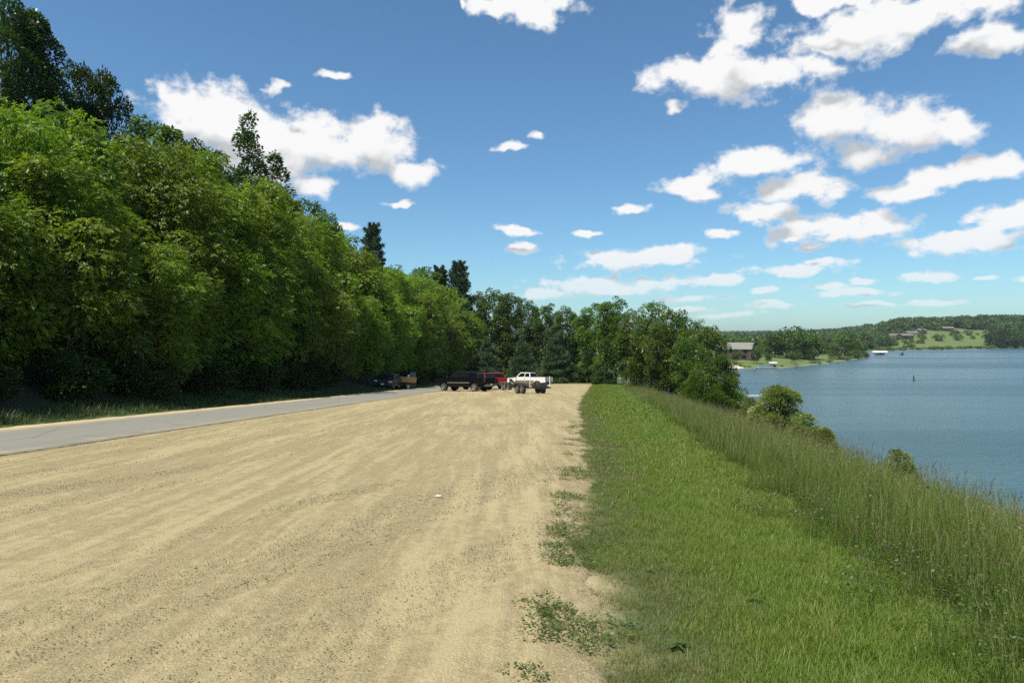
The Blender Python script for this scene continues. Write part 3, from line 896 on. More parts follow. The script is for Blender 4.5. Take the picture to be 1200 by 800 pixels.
NAMES = {'bankbush': 'willow_bush', 'elder': 'leafy_tree', 'oak': 'oak_tree', 'poplar': 'poplar_tree', 'pine': 'pine_tree', 'spruce': 'spruce_tree', 'cotton': 'cottonwood_tree', 'lime': 'cottonwood_tree',
         'wood': 'leafy_tree', 'willow': 'willow_bush', 'shrub': 'shrub', 'far': 'shore_tree', 'sapling': 'young_tree', 'farball': 'shore_tree'}
def tree(kind, x, y, h, label, group=None, cat=None, wide=1.0, var=None, dz=0.0):
    vs = TREE[kind]
    mc, mt_, h0 = vs[random.randrange(len(vs)) if var is None else var % len(vs)]
    e = empty(NAMES[kind], (x, y, h1(x, y) + dz), random.uniform(0, 6.28))
    s = h / h0
    e.scale = (s * wide, s * wide, s)
    tag(e, label, cat or ('bush' if kind in ('willow', 'shrub', 'bankbush') else 'tree'), group)
    link(bpy.data.objects.new('trunk', mt_), e)
    link(bpy.data.objects.new('crown', mc), e)
    return e
def at(px, Y): return (px - 600) / 800.0 * Y
def top_h(x, Y, py): return EYE + (395 - py) / 800.0 * Y - h1(x, Y)

# --- the wall of trees along the road
LANDMARKS = [(-90, 'at the near end'), (22, 'below the tallest oak'), (100, 'below the spreading oak'), (182, 'below the dark rounded tree'), (226, 'below the small oak'), (294, 'below the tallest poplar'),
             (322, 'below the fuller poplar'), (370, 'below the pair of ridge trees'), (410, 'just left of the lone pine'), (440, 'below the lone pine'), (462, 'behind the dark green car'), (478, 'behind the tan boat'),
             (492, 'by the grey board'), (506, 'just left of the ridge pines'), (520, 'left of the black pickup'), (545, 'behind the black pickup')]
ROWS = []
def row_labels():
    for phrase in sorted(set(p for p, e in ROWS)):
        bins = {}
        for p, e in ROWS:
            if p == phrase:
                px = 600 + 800 * e.location.x / e.location.y
                k = min(LANDMARKS, key=lambda q: abs(q[0] - px))
                bins.setdefault(k[1], []).append((px, e))
        for where, lst in bins.items():
            lst.sort(key=lambda q: q[0]); n = len(lst)
            for i, (px, e) in enumerate(lst):
                names = {2: ['left', 'right'], 3: ['left', 'middle', 'right'], 4: ['leftmost', 'left middle', 'right middle', 'rightmost']}.get(n, ['leftmost', 'second leftmost', 'middle', 'second rightmost', 'rightmost'])
                pos = '' if n == 1 else names[min(i, len(names) - 1)] + ' '
                e['label'] = f'{pos}{phrase} {where}'
def forest():
    # front row
    y = 17.0; k = 0
    while y < 150:
        x = x_tree(y) - 4.1 + .15 + random.uniform(-1.1, .4)
        h = np.interp(y, [0, 30, 60, 110, 150], [9.0, 9.6, 10.5, 12.5, 14.5]) * random.uniform(.76, 1.16)
        ROWS.append(('yellow-green front-row tree of the roadside wall', tree('elder', x, y, h, 'bright yellow-green leafy tree in the front row of the tree wall beside the road', 'front row of leafy trees along the road', wide=random.uniform(.70, .95), var=k)))
        y += random.uniform(3.6, 4.8) * (1 + y / 260); k += 1
    # second row makes the skyline of the wall
    y = 12.0
    Ys = [20, 30.4, 40, 50, 65, 80, 105, 136, 170]; Zs = [12.4, 13.3, 14.2, 14.7, 13.8, 13.0, 13.1, 13.4, 14]
    while y < 165:
        x = -24.3 + 0.055 * y + random.uniform(-.8, .8)
        zt = np.interp(y, Ys, Zs) + random.uniform(-1.3, .5)
        ROWS.append(('tall yellow-green second-row tree forming the wall top', tree('elder', x, y, zt - h1(x, y), 'tall yellow-green leafy tree whose top forms the skyline of the roadside wall', 'second row of leafy trees along the road', wide=random.uniform(.75, .95), var=k)))
        y += random.uniform(3.8, 5.0) * (1 + y / 240); k += 1
    # third row, darker, mostly seen between the crowns
    y = 22.0
    while y < 170:
        x = -29.0 + 0.055 * y + random.uniform(-1, 1)
        zt = np.interp(y, Ys, Zs) + random.uniform(-.6, 1.0)
        ROWS.append(('dark tree on the slope behind the wall', tree('wood', x, y, zt - h1(x, y), 'dark green tree on the slope behind the yellow-green roadside trees', 'dark trees on the slope behind the road', wide=.8, var=k)))
        y += random.uniform(5, 7); k += 1
    # understorey along the verge
    y = 8.0
    while y < 140:
        x = x_tree(y) - 2.4 + random.uniform(-.7, .4)
        if not 63 < y < 88:
            ROWS.append(('shaded shrub at the tree wall foot', tree('shrub', x, y, random.uniform(1.6, 3.0), 'low shaded shrub at the foot of the roadside tree wall', 'shrubs at the foot of the tree wall', var=k)))
        y += random.uniform(3.0, 5.0) * (1 + y / 120); k += 1
    # individuals above the wall
    for kind, px, py, Y, wd, var, lab in [
        ('oak', 4, -8, 42, 0.52, 0, 'tallest dark oak at the upper left, its airy crown rising out of view'),
        ('oak', 106, 76, 47, 0.40, 1, 'dark oak with spreading open branches beside the tallest oak'),
        ('wood', 182, 138, 56, 0.75, 2, 'dark rounded tree above the wall, between the spreading oak and the poplars'),
        ('oak', 226, 166, 62, 0.6, 2, 'small dark oak crown just left of the poplars'),
        ('poplar', 294, 130, 73, 0.8, 0, 'tallest slender poplar standing above the tree wall against the white cloud'),
        ('poplar', 322, 178, 78, 1.1, 1, 'shorter, fuller poplar just right of the tallest poplar'),
        ('wood', 356, 232, 86, 0.75, 0, 'dark rounded tree on the ridge right of the poplars'),
        ('wood', 385, 253, 92, 0.75, 1, 'dark tree on the ridge, the last rounded one before the lone pine'),
        ('pine', 437, 264, 120, 0.72, 0, 'lone dark pine top poking above the tree wall'),
        ('wood', 500, 312, 150, 0.8, 2, 'dark green tree left of the pair of ridge pines'),
        ('pine', 516, 314, 152, 0.8, 1, 'left one of two dark pines above the far part of the wall'),
        ('pine', 538, 308, 158, 0.8, 0, 'right one of two dark pines above the far part of the wall'),
        ]:
        x = at(px, Y)
        tree(kind, x, Y, top_h(x, Y, py), lab, 'trees rising above the roadside wall', wide=wd, var=var)
    # trees closing the far end of the lot
    for kind, px, py, Y, wd, var, lab in [
        ('wood', 556, 342, 165, .7, 0, 'dark tree at the far end of the road, left of the pointed tall ones'),
        ('wood', 578, 340, 160, .75, 1, 'tall dark green tree behind the red car'),
        ('wood', 598, 342, 158, .7, 2, 'tall dark green tree behind the white pickup'),
        ('wood', 618, 352, 164, .7, 1, 'dark green tree right of the tall ones behind the white pickup'),
        ('wood', 640, 356, 160, .75, 0, 'rounded green tree behind the broad light green conifer'),
        ('wood', 663, 360, 166, .75, 1, 'rounded green tree beyond the lot end, between conifer and cottonwood'),
        ('wood', 683, 372, 168, .8, 2, 'dark tree filling the gap before the pale cottonwood'),
        ('spruce', 572, 388, 140, .8, 0, 'dark conifer behind the black pickup'),
        ('spruce', 612, 392, 142, .9, 1, 'dark conifer standing directly behind the white pickup'),
        ('spruce', 651, 388, 132, 1.0, 2, 'broad light green conifer lit by the sun at the far end of the lot'),
        ('spruce', 692, 402, 146, .9, 0, 'smaller conifer at the far right end of the lot'),
        ('lime', 703, 352, 128, .95, 0, 'pale green feathery cottonwood at the end of the mown strip'),
        ('lime', 722, 346, 118, .8, 1, 'tallest cottonwood at the end of the mown strip with twigs sticking up'),
        ('elder', 540, 356, 148, .8, 2, 'yellow-green tree at the far end of the roadside wall'),
        ]:
        x = at(px, Y)
        tree(kind, x, Y, top_h(x, Y, py), lab, 'trees closing the far end of the lot', wide=wd, var=var)
    for px, Y, h, lab in [(667, 134, 4.2, 'low round shrub right of the light green conifer'), (634, 150, 3.5, 'low shrub in the grass left of the light green conifer'),
                          (683, 136, 3.4, 'low shrub between the round shrub and the pale cottonwood'), (708, 118, 3.0, 'low dark shrub under the pale cottonwood'),
                          (600, 150, 4, 'shaded shrub behind the bed of the white pickup'), (560, 140, 4, 'shaded shrub behind the black pickup')]:
        x = at(px, Y); tree('shrub', x, Y, h, lab, 'shrubs at the far end of the lot')
    # bank trees on the lake side
    for kind, px, py, Y, wd, var, lab in [
        ('cotton', 741, 362, 92, .66, 0, 'sunlit yellow-green tree nearest the lot on the lake bank'),
        ('cotton', 764, 352, 88, .7, 1, 'tallest glossy cottonwood on the lake bank'),
        ('cotton', 787, 360, 82, .7, 2, 'cottonwood on the lake bank, just right of the tallest one'),
        ('cotton', 776, 372, 76, .64, 3, 'lower cottonwood in front of the tallest bank tree'),
        ('cotton', 812, 370, 80, .7, 0, 'bank cottonwood with sunlit top, third from the right end of the clump'),
        ('cotton', 832, 380, 74, .68, 1, 'bank cottonwood, last full-height one before the lake'),
        ('cotton', 808, 392, 68, .68, 2, 'dark cottonwood in the middle of the bank clump'),
        ('cotton', 845, 412, 68, .8, 3, 'low cottonwood leaning out over the water at the end of the clump'),
        ('cotton', 750, 392, 84, .7, 1, 'low bank tree beside the sunlit yellow-green one'),
        ]:
        x = at(px, Y); tree(kind, x, Y, top_h(x, Y, py), lab, 'cottonwoods on the lake bank', wide=wd, var=var)
    for kind, px, py, Y, wd, var, lab in [
        ('bankbush', 826, 430, 60, .9, 0, 'mid green bush at the foot of the bank cottonwoods'),
        ('bankbush', 854, 448, 62, .8, 1, 'dark bush at the water end of the cottonwood clump'),
        ('willow', 914, 448, 40, .78, 0, 'large pale willow bush in front of the lake'),
        ('willow', 880, 466, 44, .75, 1, 'lower pale willow bush left of the large one'),
        ('willow', 945, 485, 36, .75, 2, 'low willow bush right of the large one'),
        ('willow', 965, 499, 30, .7, 0, 'small willow bush poking over the tall grass, right of the others'),
        ('willow', 1052, 526, 20, .6, 1, 'small grey-green willow near the right end of the bank'),
        ]:
        x = at(px, Y); tree(kind, x, Y, top_h(x, Y, py), lab, 'bushes on the lake bank', wide=wd, var=var)
forest()
row_labels()

def far_trees():
    g = 'trees on the wooded point'
    for kind, px, py, Y, wd, var, lab in [
        ('far', 908, 388, 372, .95, 0, 'left crown of the big tree group behind the lawn of the brown house'),
        ('far', 928, 382, 366, 1.0, 1, 'tallest crown of the big tree group right of the brown house'),
        ('far', 944, 385, 372, .95, 2, 'right crown of the big tree group on the point'),
        ('far', 893, 400, 392, .9, 3, 'dark tree just right of the gable of the brown house'),
        ('far', 872, 395, 440, .9, 0, 'dark tree rising behind the grey roof of the brown house'),
        ('far', 852, 397, 420, .9, 1, 'dark tree behind the small wing of the brown house'),
        ('far', 958, 399, 440, .9, 2, 'dark tree between the big group and the bright round tree'),
        ('far', 968, 400, 450, .9, 3, 'dark tree left of the bright round tree on the point'),
        ('far', 990, 387, 440, .95, 0, 'bright round tree near the end of the point'),
        ('far', 1000, 395, 436, .8, 1, 'dark round tree in front of the bright one at the end of the point'),
        ('far', 1010, 400, 470, .8, 2, 'last rounded tree at the tip of the point'),
        ]:
        x = at(px, Y); tree(kind, x, Y, top_h(x, Y, py), lab, g, wide=wd, var=var)
    g = 'young trees on the lawn by the lake'
    for kind, px, py, Y, wd, var, lab in [
        ('sapling', 863, 409, 303, .95, 0, 'small round tree on the lawn in front of the brown house'),
        ('sapling', 887, 406, 306, .9, 1, 'small tree on the lawn just above the pontoon boat'),
        ('sapling', 900, 412, 314, .8, 0, 'pale small tree on the lawn right of the pontoon boat'),
        ('sapling', 928, 411, 325, .85, 1, 'small tree on the lawn left of the round lawn bush'),
        ('sapling', 935, 410, 345, .9, 0, 'small dark tree beside the round lawn bush'),
        ('farball', 948, 404, 360, .8, 0, 'round grey-green lawn bush right of the big tree group'),
        ('farball', 978, 403, 385, .75, 1, 'round grey-green bush left of the bright round tree'),
        ('farball', 1003, 409, 410, .9, 2, 'pale shoreline bush near the tip of the point'),
        ('farball', 1013, 411, 430, .9, 0, 'pale shoreline bush at the very tip of the point, by the boat lift'),
        ]:
        x = at(px, Y); tree(kind, x, Y, top_h(x, Y, py), lab, g, wide=wd, var=var)
    g = 'trees on the far green hillside'
    for kind, px, py, Y, wd, var, lab in [
        ('farball', 1101, 390, 800, 1.0, 0, 'round willow alone on the far green slope'),
        ('farball', 1123, 391, 830, 1.0, 1, 'round pale willow in the middle of the far green slope'),
        ('farball', 1118, 386, 900, 1.1, 2, 'round willow higher up the far green slope'),
        ('farball', 1136, 386, 930, .9, 0, 'rightmost round willow on the far green slope'),
        ('far', 1031, 393, 690, .7, 0, 'left tree on the far shore below the hillside houses'),
        ('far', 1040, 394, 700, .7, 1, 'right tree on the far shore below the hillside houses'),
        ('far', 1166, 381, 800, .9, 2, 'left tree of the dark clump on the far shore'),
        ('far', 1176, 378, 815, .9, 3, 'second tree of the dark clump on the far shore'),
        ('far', 1187, 376, 835, .9, 0, 'tallest tree of the dark clump on the far shore'),
        ('far', 1199, 378, 850, .9, 1, 'tree of the dark far clump at the edge of the view'),
        ('far', 1171, 392, 785, .7, 3, 'low tree at the water in front of the dark far clump'),
        ('far', 1192, 392, 810, .8, 2, 'low tree at the water below the tallest of the dark clump'),
        ]:
        x = at(px, Y); tree(kind, x, Y, top_h(x, Y, py), lab, g, wide=wd, var=var)
far_trees()

# ------------------------------------------------------------------ scattered growth (uncountable): instances on points
def source(name, me):
    o = bpy.data.objects.new(name, me)      # a pattern for the scatter, not linked to the scene itself
    return o
def scatter(name, P, rot, scl, idx, sources, label=None, cat=None):
    me = np_mesh(name, P, None, None, {'rot': rot, 'scl': np.asarray(scl, float), 'idx': np.asarray(idx, int)})
    o = link(bpy.data.objects.new(name, me)); tag(o, label, cat, kind='stuff')
    g = bpy.data.node_groups.new(name + '_scatter', 'GeometryNodeTree')
    g.interface.new_socket('Geometry', in_out='INPUT', socket_type='NodeSocketGeometry')
    g.interface.new_socket('Geometry', in_out='OUTPUT', socket_type='NodeSocketGeometry')
    gi = g.nodes.new('NodeGroupInput'); go = g.nodes.new('NodeGroupOutput')
    iop = g.nodes.new('GeometryNodeInstanceOnPoints')
    jn = g.nodes.new('GeometryNodeJoinGeometry')
    for s in reversed(sources):        # a join lists its latest link first
        oi = g.nodes.new('GeometryNodeObjectInfo'); oi.inputs['Object'].default_value = s; oi.inputs['As Instance'].default_value = True
        g.links.new(oi.outputs['Geometry'], jn.inputs[0])
    def na(n, t):
        a = g.nodes.new('GeometryNodeInputNamedAttribute'); a.data_type = t; a.inputs['Name'].default_value = n
        return a.outputs['Attribute']
    g.links.new(gi.outputs[0], iop.inputs['Points'])
    g.links.new(jn.outputs[0], iop.inputs['Instance'])
    iop.inputs['Pick Instance'].default_value = True
    g.links.new(na('idx', 'INT'), iop.inputs['Instance Index'])
    g.links.new(na('rot', 'FLOAT_VECTOR'), iop.inputs['Rotation'])
    g.links.new(na('scl', 'FLOAT'), iop.inputs['Scale'])
    g.links.new(iop.outputs[0], go.inputs[0])
    md = o.modifiers.new('scatter', 'NODES'); md.node_group = g
    return o

def blades(seed, n, rad, hmin, hmax, wid, bend=0.5, seg=3):
    r = np.random.default_rng(seed)
    a = r.uniform(0, 6.283, n); q = rad * np.sqrt(r.uniform(0, 1, n))
    B = np.stack([np.cos(a) * q, np.sin(a) * q, np.zeros(n) - 0.01], -1)
    az = r.uniform(0, 6.283, n); D = np.stack([np.cos(az), np.sin(az), np.zeros(n)], -1); S = np.stack([-np.sin(az), np.cos(az), np.zeros(n)], -1)
    h = r.uniform(hmin, hmax, n); b = r.uniform(0.1, 1, n) * bend; w = wid * r.uniform(.7, 1.3, n); tilt = r.uniform(0, .25, n)
    rows = []
    for k in range(seg + 1):
        t = k / seg
        c = B + D * (h * (tilt * t + b * t * t))[:, None] + np.array([0, 0, 1.0]) * (h * (t - 0.35 * b * t * t))[:, None]
        ww = w * (1 - t) ** 0.7 if k < seg else w * 0.02
        rows += [c - S * (ww / 2)[:, None], c + S * (ww / 2)[:, None]]
    V = np.stack(rows, 1)
    m_ = V.shape[1]
    base = np.arange(n)[:, None] * m_
    Q = np.concatenate([base + np.array([[2 * k, 2 * k + 1, 2 * k + 3, 2 * k + 2]]) for k in range(seg)], 0)
    hg = np.tile(np.repeat(np.arange(seg + 1) / seg, 2), n)
    var = np.repeat(r.uniform(0, 1, n), m_)
    return V.reshape(-1, 3), Q, hg, var
def tuft(name, mat, seed, n, rad, hmin, hmax, wid, bend=.5, seg=3):
    V, Q, hg, va = blades(seed, n, rad, hmin, hmax, wid, bend, seg)
    return source(name, np_mesh(name, V, Q, None, {'hgt': hg, 'var': va}, mat))
def seed_stalks(name, seed, n, rad, hmin, hmax, wid, mat=None, head=0.12):
    """thin stalks that carry a loose panicle"""
    r = np.random.default_rng(seed)
    V, Q, hg, va = blades(seed, n, rad, hmin, hmax, wid, .28, 3)
    m_ = 8
    tips = V.reshape(n, m_, 3)[:, -1]; prev = V.reshape(n, m_, 3)[:, -3]
    ax = unit(tips - prev)
    vs, qs, h2, v2 = [V], [Q], [hg * .6 + .3], [va]; off = len(V)
    for k in range(9):
        t = k / 8
        P = tips - ax * (head * (1 - t))[:, None] if hasattr(head, '__len__') else tips - ax * head * (1 - t)
        D = unit(ax + r.normal(0, .45, (n, 3)) * (1.1 - t)); N = unit(r.normal(0, 1, (n, 3)))
        ln = head * .30 * (1.1 - .5 * t) * np.ones(n)
        a, b, c = leaves(P, D, N, ln, ln * .28, np.full(n, .5) + r.uniform(-.4, .5, n))
        vs.append(a); qs.append(b + off); off += len(a); h2.append(np.ones(len(a))); v2.append(c)
    me = np_mesh(name, np.concatenate(vs), np.concatenate(qs), None, {'hgt': np.concatenate(h2), 'var': np.concatenate(v2)}, mat or M_seed)
    return source(name, me)
def rand_pts(y0, y1, fa, fb, dens):
    """points between two x-limits; dens per square metre"""
    ys_ = np.linspace(y0, y1, 40)
    wmax = float(np.max(fb(ys_) - fa(ys_)))
    n = int(dens * (y1 - y0) * wmax)
    y = rng.uniform(y0, y1, n); x = fa(y) + rng.uniform(0, wmax, n)
    k = x < fb(y)
    return x[k], y[k]
def place(x, y, dz=0.0): return np.stack([x, y, H(x, y) + dz], -1)
def euler(n, tilt=.12): return np.stack([rng.normal(0, tilt, n), rng.normal(0, tilt, n), rng.uniform(0, 6.283, n)], -1)

def x_tall(y): return 1.85 + 0.142 * np.asarray(y, float)      # mown / unmown line

def grasses():
    near = [tuft('mown_tuft', M_mown, 100 + i, 54, .12, .03, .085, .0036, 1.0) for i in range(5)]
    neard = [tuft('mown_tuft_dry', M_mowndry, 120 + i, 48, .12, .025, .065, .0034, 1.0) for i in range(3)]
    mid = [tuft('mown_tuft_coarse', M_mown, 140 + i, 36, .22, .035, .095, .008, .9, 2) for i in range(4)]
    midd = [tuft('mown_tuft_coarse_dry', M_mowndry, 150 + i, 32, .22, .03, .08, .008, .9, 2) for i in range(2)]
    farg = [tuft('mown_tuft_far', M_mown, 160 + i, 30, .4, .05, .12, .022, .8, 2) for i in range(3)]
    lng = [tuft('long_blade_tuft', M_mowndry, 170 + i, 6, .14, .08, .19, .005, 1.5) for i in range(4)]
    X, Yy, idx, scl = [], [], [], []
    srcs = near + neard + mid + midd + farg + lng
    o = {'n': 0, 'nd': 5, 'm': 8, 'md': 12, 'f': 14, 'l': 17}
    def layer(y0, y1, dens, fresh, dry, kf, kd):
        x, y = rand_pts(y0, y1, lambda q: x_edge(q) - .25, lambda q: x_tall(q) + .6, dens)
        e = x - x_edge(y)
        nse = fbm(x * 1.3, y * 1.3, 5); n2 = fbm(x * 3.1, y * 3.1, 9)
        keep = rng.uniform(0, 1, len(x)) < sstep(e + (nse - .5) * 1.0, -0.05, .40) * (.62 + .38 * sstep(n2, .25, .5))
        x, y, e, nse = x[keep], y[keep], e[keep], nse[keep]
        pdry = 0.85 * (1 - sstep(e + (nse - .5) * 2.2, .35, 1.5 + .012 * y)) + .06
        d = rng.uniform(0, 1, len(x)) < pdry
        i = np.where(d, o[kd] + rng.integers(0, dry, len(x)), o[kf] + rng.integers(0, fresh, len(x)))
        X.append(x); Yy.append(y); idx.append(i); scl.append(rng.uniform(.7, 1.25, len(x)) * (.72 + .5 * sstep(e, .2, 2.0)))
    layer(1.8, 8, 360, 5, 3, 'n', 'nd'); layer(8, 11, 220, 5, 3, 'n', 'nd'); layer(11, 15, 110, 5, 3, 'n', 'nd')
    layer(8, 11, 30, 4, 2, 'm', 'md'); layer(11, 22, 90, 4, 2, 'm', 'md'); layer(22, 32, 60, 4, 2, 'm', 'md'); layer(32, 60, 28, 4, 2, 'm', 'md')
    layer(24, 132, 22, 3, 2, 'f', 'md')
    x, y = rand_pts(1.8, 20, lambda q: x_edge(q) + .5, lambda q: x_tall(q) + .5, 5)
    X.append(x); Yy.append(y); idx.append(o['l'] + rng.integers(0, 4, len(x))); scl.append(rng.uniform(.5, 1.1, len(x)))
    # grass closing the far end of the lot
    x = rng.uniform(-12, 22, 6000); y = rng.uniform(126, 150, 6000)
    X.append(x); Yy.append(y); idx.append(o['f'] + rng.integers(0, 3, len(x))); scl.append(rng.uniform(.9, 1.8, len(x)))
    X, Yy = np.concatenate(X), np.concatenate(Yy)
    scatter('mown_grass', place(X, Yy), euler(len(X)), np.concatenate(scl), np.concatenate(idx), srcs, 'mown green grass strip between the gravel and the tall grass')

    # tall unmown grass on the bank
    t1 = [tuft('tall_tuft', M_tall, 200 + i, 24, .14, .42, .90, .0062, .5, 4) for i in range(5)]
    s1 = [seed_stalks('seed_stalk_tuft', 220 + i, 6, .16, .70, 1.10, .003, head=.10) for i in range(4)]
    t2 = [tuft('tall_tuft_coarse', M_tall, 240 + i, 24, .28, .45, .92, .013, .5, 3) for i in range(3)]
    s2 = [seed_stalks('seed_stalk_coarse', 250 + i, 7, .3, .72, 1.08, .006, head=.13) for i in range(3)]
    t3 = [tuft('tall_tuft_far', M_tall, 260 + i, 28, .6, .45, .95, .03, .5, 2) for i in range(2)]
    s3 = [seed_stalks('seed_stalk_far', 270 + i, 9, .6, .75, 1.1, .014, head=.18) for i in range(2)]
    rd = [tuft('reed_tuft', M_reed, 280 + i, 6, .2, .8, 1.15, .010, .25, 4) for i in range(2)]
    srcs = t1 + s1 + t2 + s2 + t3 + s3 + rd
    X, Yy, idx, scl = [], [], [], []
    def lay(y0, y1, dens, base, n, w0, w1, lo=.75, hi=1.2, margin=.0):
        x, y = rand_pts(y0, y1, lambda q: x_tall(q) + w0, lambda q: x_tall(q) + w1, dens)
        d = x - x_tall(y)
        nz = fbm(x * .8, y * .8, 14)
        keep = rng.uniform(0, 1, len(x)) < sstep(d + (nz - .5) * 1.3, margin, margin + .7)
        x, y, d, nz = x[keep], y[keep], d[keep], nz[keep]
        X.append(x); Yy.append(y); idx.append(base + rng.integers(0, n, len(x)))
        scl.append(rng.uniform(lo, hi, len(x)) * (.36 + .64 * sstep(d, -.3, 2.1)) * (.82 + .36 * nz))
    lay(1.5, 14, 55, 0, 5, -.4, 9)
    lay(1.5, 14, 17, 5, 4, .4, 9, .75, 1.1, .3)
    lay(14, 45, 17, 9, 3, -.3, 12)
    lay(14, 45, 9, 12, 3, .3, 12, .75, 1.1, .2)
    lay(45, 128, 5.5, 15, 2, -.2, 14, .8, 1.15)
    lay(45, 128, 3.6, 17, 2, .3, 14, .8, 1.1)
    x, y = rand_pts(4.5, 11, lambda q: x_tall(q) + 1.3, lambda q: x_tall(q) + 4, .35)
    X.append(x); Yy.append(y); idx.append(19 + rng.integers(0, 2, len(x))); scl.append(rng.uniform(.7, 1.1, len(x)))
    X, Yy = np.concatenate(X), np.concatenate(Yy)
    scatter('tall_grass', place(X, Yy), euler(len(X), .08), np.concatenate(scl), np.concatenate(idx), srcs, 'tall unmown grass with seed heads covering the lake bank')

    # shaded verge under the trees
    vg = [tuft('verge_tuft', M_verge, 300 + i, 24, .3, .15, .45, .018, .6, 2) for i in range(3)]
    x, y = rand_pts(4, 130, lambda q: x_tree(q) - 2.2, lambda q: x_road_far(q) - .75, 14)
    nz = fbm(x * .5, y * .5, 44)
    k = rng.uniform(0, 1, len(x)) < .45 + nz * .8
    x, y = x[k], y[k]
    scatter('verge_grass', place(x, y), euler(len(x)), rng.uniform(.5, 1.2, len(x)) * (0.45 + .55 * sstep(x_road_far(y) - x, .7, 2.2)), rng.integers(0, 3, len(x)), vg, 'shaded long grass between the road and the trees')

    # weeds creeping over the gravel edge
    def weed(seed):
        r = np.random.default_rng(seed); n = 26
        a = r.uniform(0, 6.283, n); q = .09 * r.uniform(0.1, 1, n) ** .6
        P = np.stack([np.cos(a) * q, np.sin(a) * q, r.uniform(.005, .035, n)], -1)
        D = unit(np.stack([np.cos(a), np.sin(a), r.uniform(-.1, .5, n)], -1) + r.normal(0, .5, (n, 3)) * np.array([1, 1, .3]))
        N = unit(np.array([0, 0, 1.0]) + r.normal(0, .3, (n, 3)))
        ln = r.uniform(.014, .034, n)
        v, qd, va = leaves(P, D, N, ln, ln * .5, r.uniform(0, 1, n))
        return source('weed_clump', np_mesh('weed_clump', v, qd, None, {'hgt': np.full(len(v), .7), 'var': va}, M_weed))
    ws = [weed(400 + i) for i in range(5)]
    n = 2200
    y = 2.2 + 22 * rng.uniform(0, 1, n) ** 1.6; e = rng.normal(.10, .18, n); x = x_edge(y) + e
    nz = fbm(x * 1.9, y * 1.9, 51)
    k = nz > .595 + np.where(e < -.05, .07, 0)
    x, y = x[k], y[k]
    scatter('edge_weeds', place(x, y, LOT_T * .9), euler(len(x), .08), rng.uniform(.5, 1.25, len(x)), rng.integers(0, 5, len(x)), ws, 'creeping green weeds along the gravel edge')
    # clover leaves in the tall grass
    def clover(seed):
        r = np.random.default_rng(seed); n = 60
        a = r.uniform(0, 6.283, n); q = .18 * np.sqrt(r.uniform(0, 1, n))
        P = np.stack([np.cos(a) * q, np.sin(a) * q, r.uniform(.08, .40, n)], -1)
        D = unit(r.normal(0, 1, (n, 3)) * np.array([1, 1, .35])); N = unit(np.array([0, 0, 1.0]) + r.normal(0, .35, (n, 3)))
        ln = r.uniform(.016, .034, n)
        v, qd, va = leaves(P, D, N, ln, ln * .6, r.uniform(0, .9, n))
        return source('clover_clump', np_mesh('clover_clump', v, qd, None, {'hgt': np.full(len(v), .6), 'var': va}, M_weed))
    cs = [clover(430 + i) for i in range(4)]
    x, y = rand_pts(3.4, 8.4, lambda q: x_tall(q) - .25, lambda q: x_tall(q) + 1.5, 26)
    x2, y2 = rand_pts(3.2, 24, lambda q: x_tall(q) + .5, lambda q: x_tall(q) + 6, 9)
    nz = fbm(x * 1.1, y * 1.1, 61); k = nz > .46
    k2 = fbm(x2 * .9, y2 * .9, 67) > .53
    x = np.concatenate([x, x2[k2]]); y = np.concatenate([y, y2[k2]]); k = np.concatenate([k, np.ones(int(k2.sum()), bool)])
    x, y = x[k], y[k]
    scatter('clover_patch', place(x, y), euler(len(x), .1), rng.uniform(.6, 1.15, len(x)) * (1 + .75 * sstep(x - x_tall(y), 1.0, 2.2)), rng.integers(0, 4, len(x)), cs, 'leafy clover patch between the mown strip and the tall grass')
grasses()

def gravel_stones():
    def stone(seed):
        r = np.random.default_rng(seed)
        bm = bmesh.new(); bmesh.ops.create_icosphere(bm, subdivisions=1, radius=.5)
        for v in bm.verts: v.co *= r.uniform(.7, 1.2); v.co.z *= .6
        me = bpy.data.meshes.new('stone'); bm.to_mesh(me); bm.free()
        me.materials.append(simple(['stone_tan', 'stone_grey', 'stone_brown', 'stone_pale'][seed % 4], [(.33, .265, .14), (.20, .165, .10), (.11, .085, .045), (.40, .34, .21)][seed % 4], .9, 0, .25, 3))
        return source('stone', me)
    st = [stone(i) for i in range(8)]
    X, Yy, S = [], [], []
    for y0, y1, dens, lo, hi in [(2.5, 6.5, 3600, .004, .014), (6.5, 12, 1200, .006, .018), (12, 28, 150, .010, .026)]:
        x, y = rand_pts(y0, y1, lambda q: np.maximum(x_road_near(q) + .3, -.80 * q - .5), lambda q: x_edge(q) + .1, dens)
        tx = x * math.cos(R(26)) - y * math.sin(R(26)); ty = x * math.sin(R(26)) + y * math.cos(R(26))
        nz = fbm(tx * 1.0, ty * .08, 70)
        k = rng.uniform(0, 1, len(x)) < np.clip((nz - .30) * 2.4, .28, 1)
        x, y = x[k], y[k]
        X.append(x); Yy.append(y); S.append(lo + (hi - lo) * rng.uniform(0, 1, len(x)) ** 2.6)
    X, Yy, S = np.concatenate(X), np.concatenate(Yy), np.concatenate(S)
    Z = H(X, Yy) + LOT_T + .001
    scatter('loose_gravel', np.stack([X, Yy, Z], -1), euler(len(X), .3), S, rng.integers(0, 8, len(X)), st, 'loose pebbles strewn over the gravel lot')
gravel_stones()

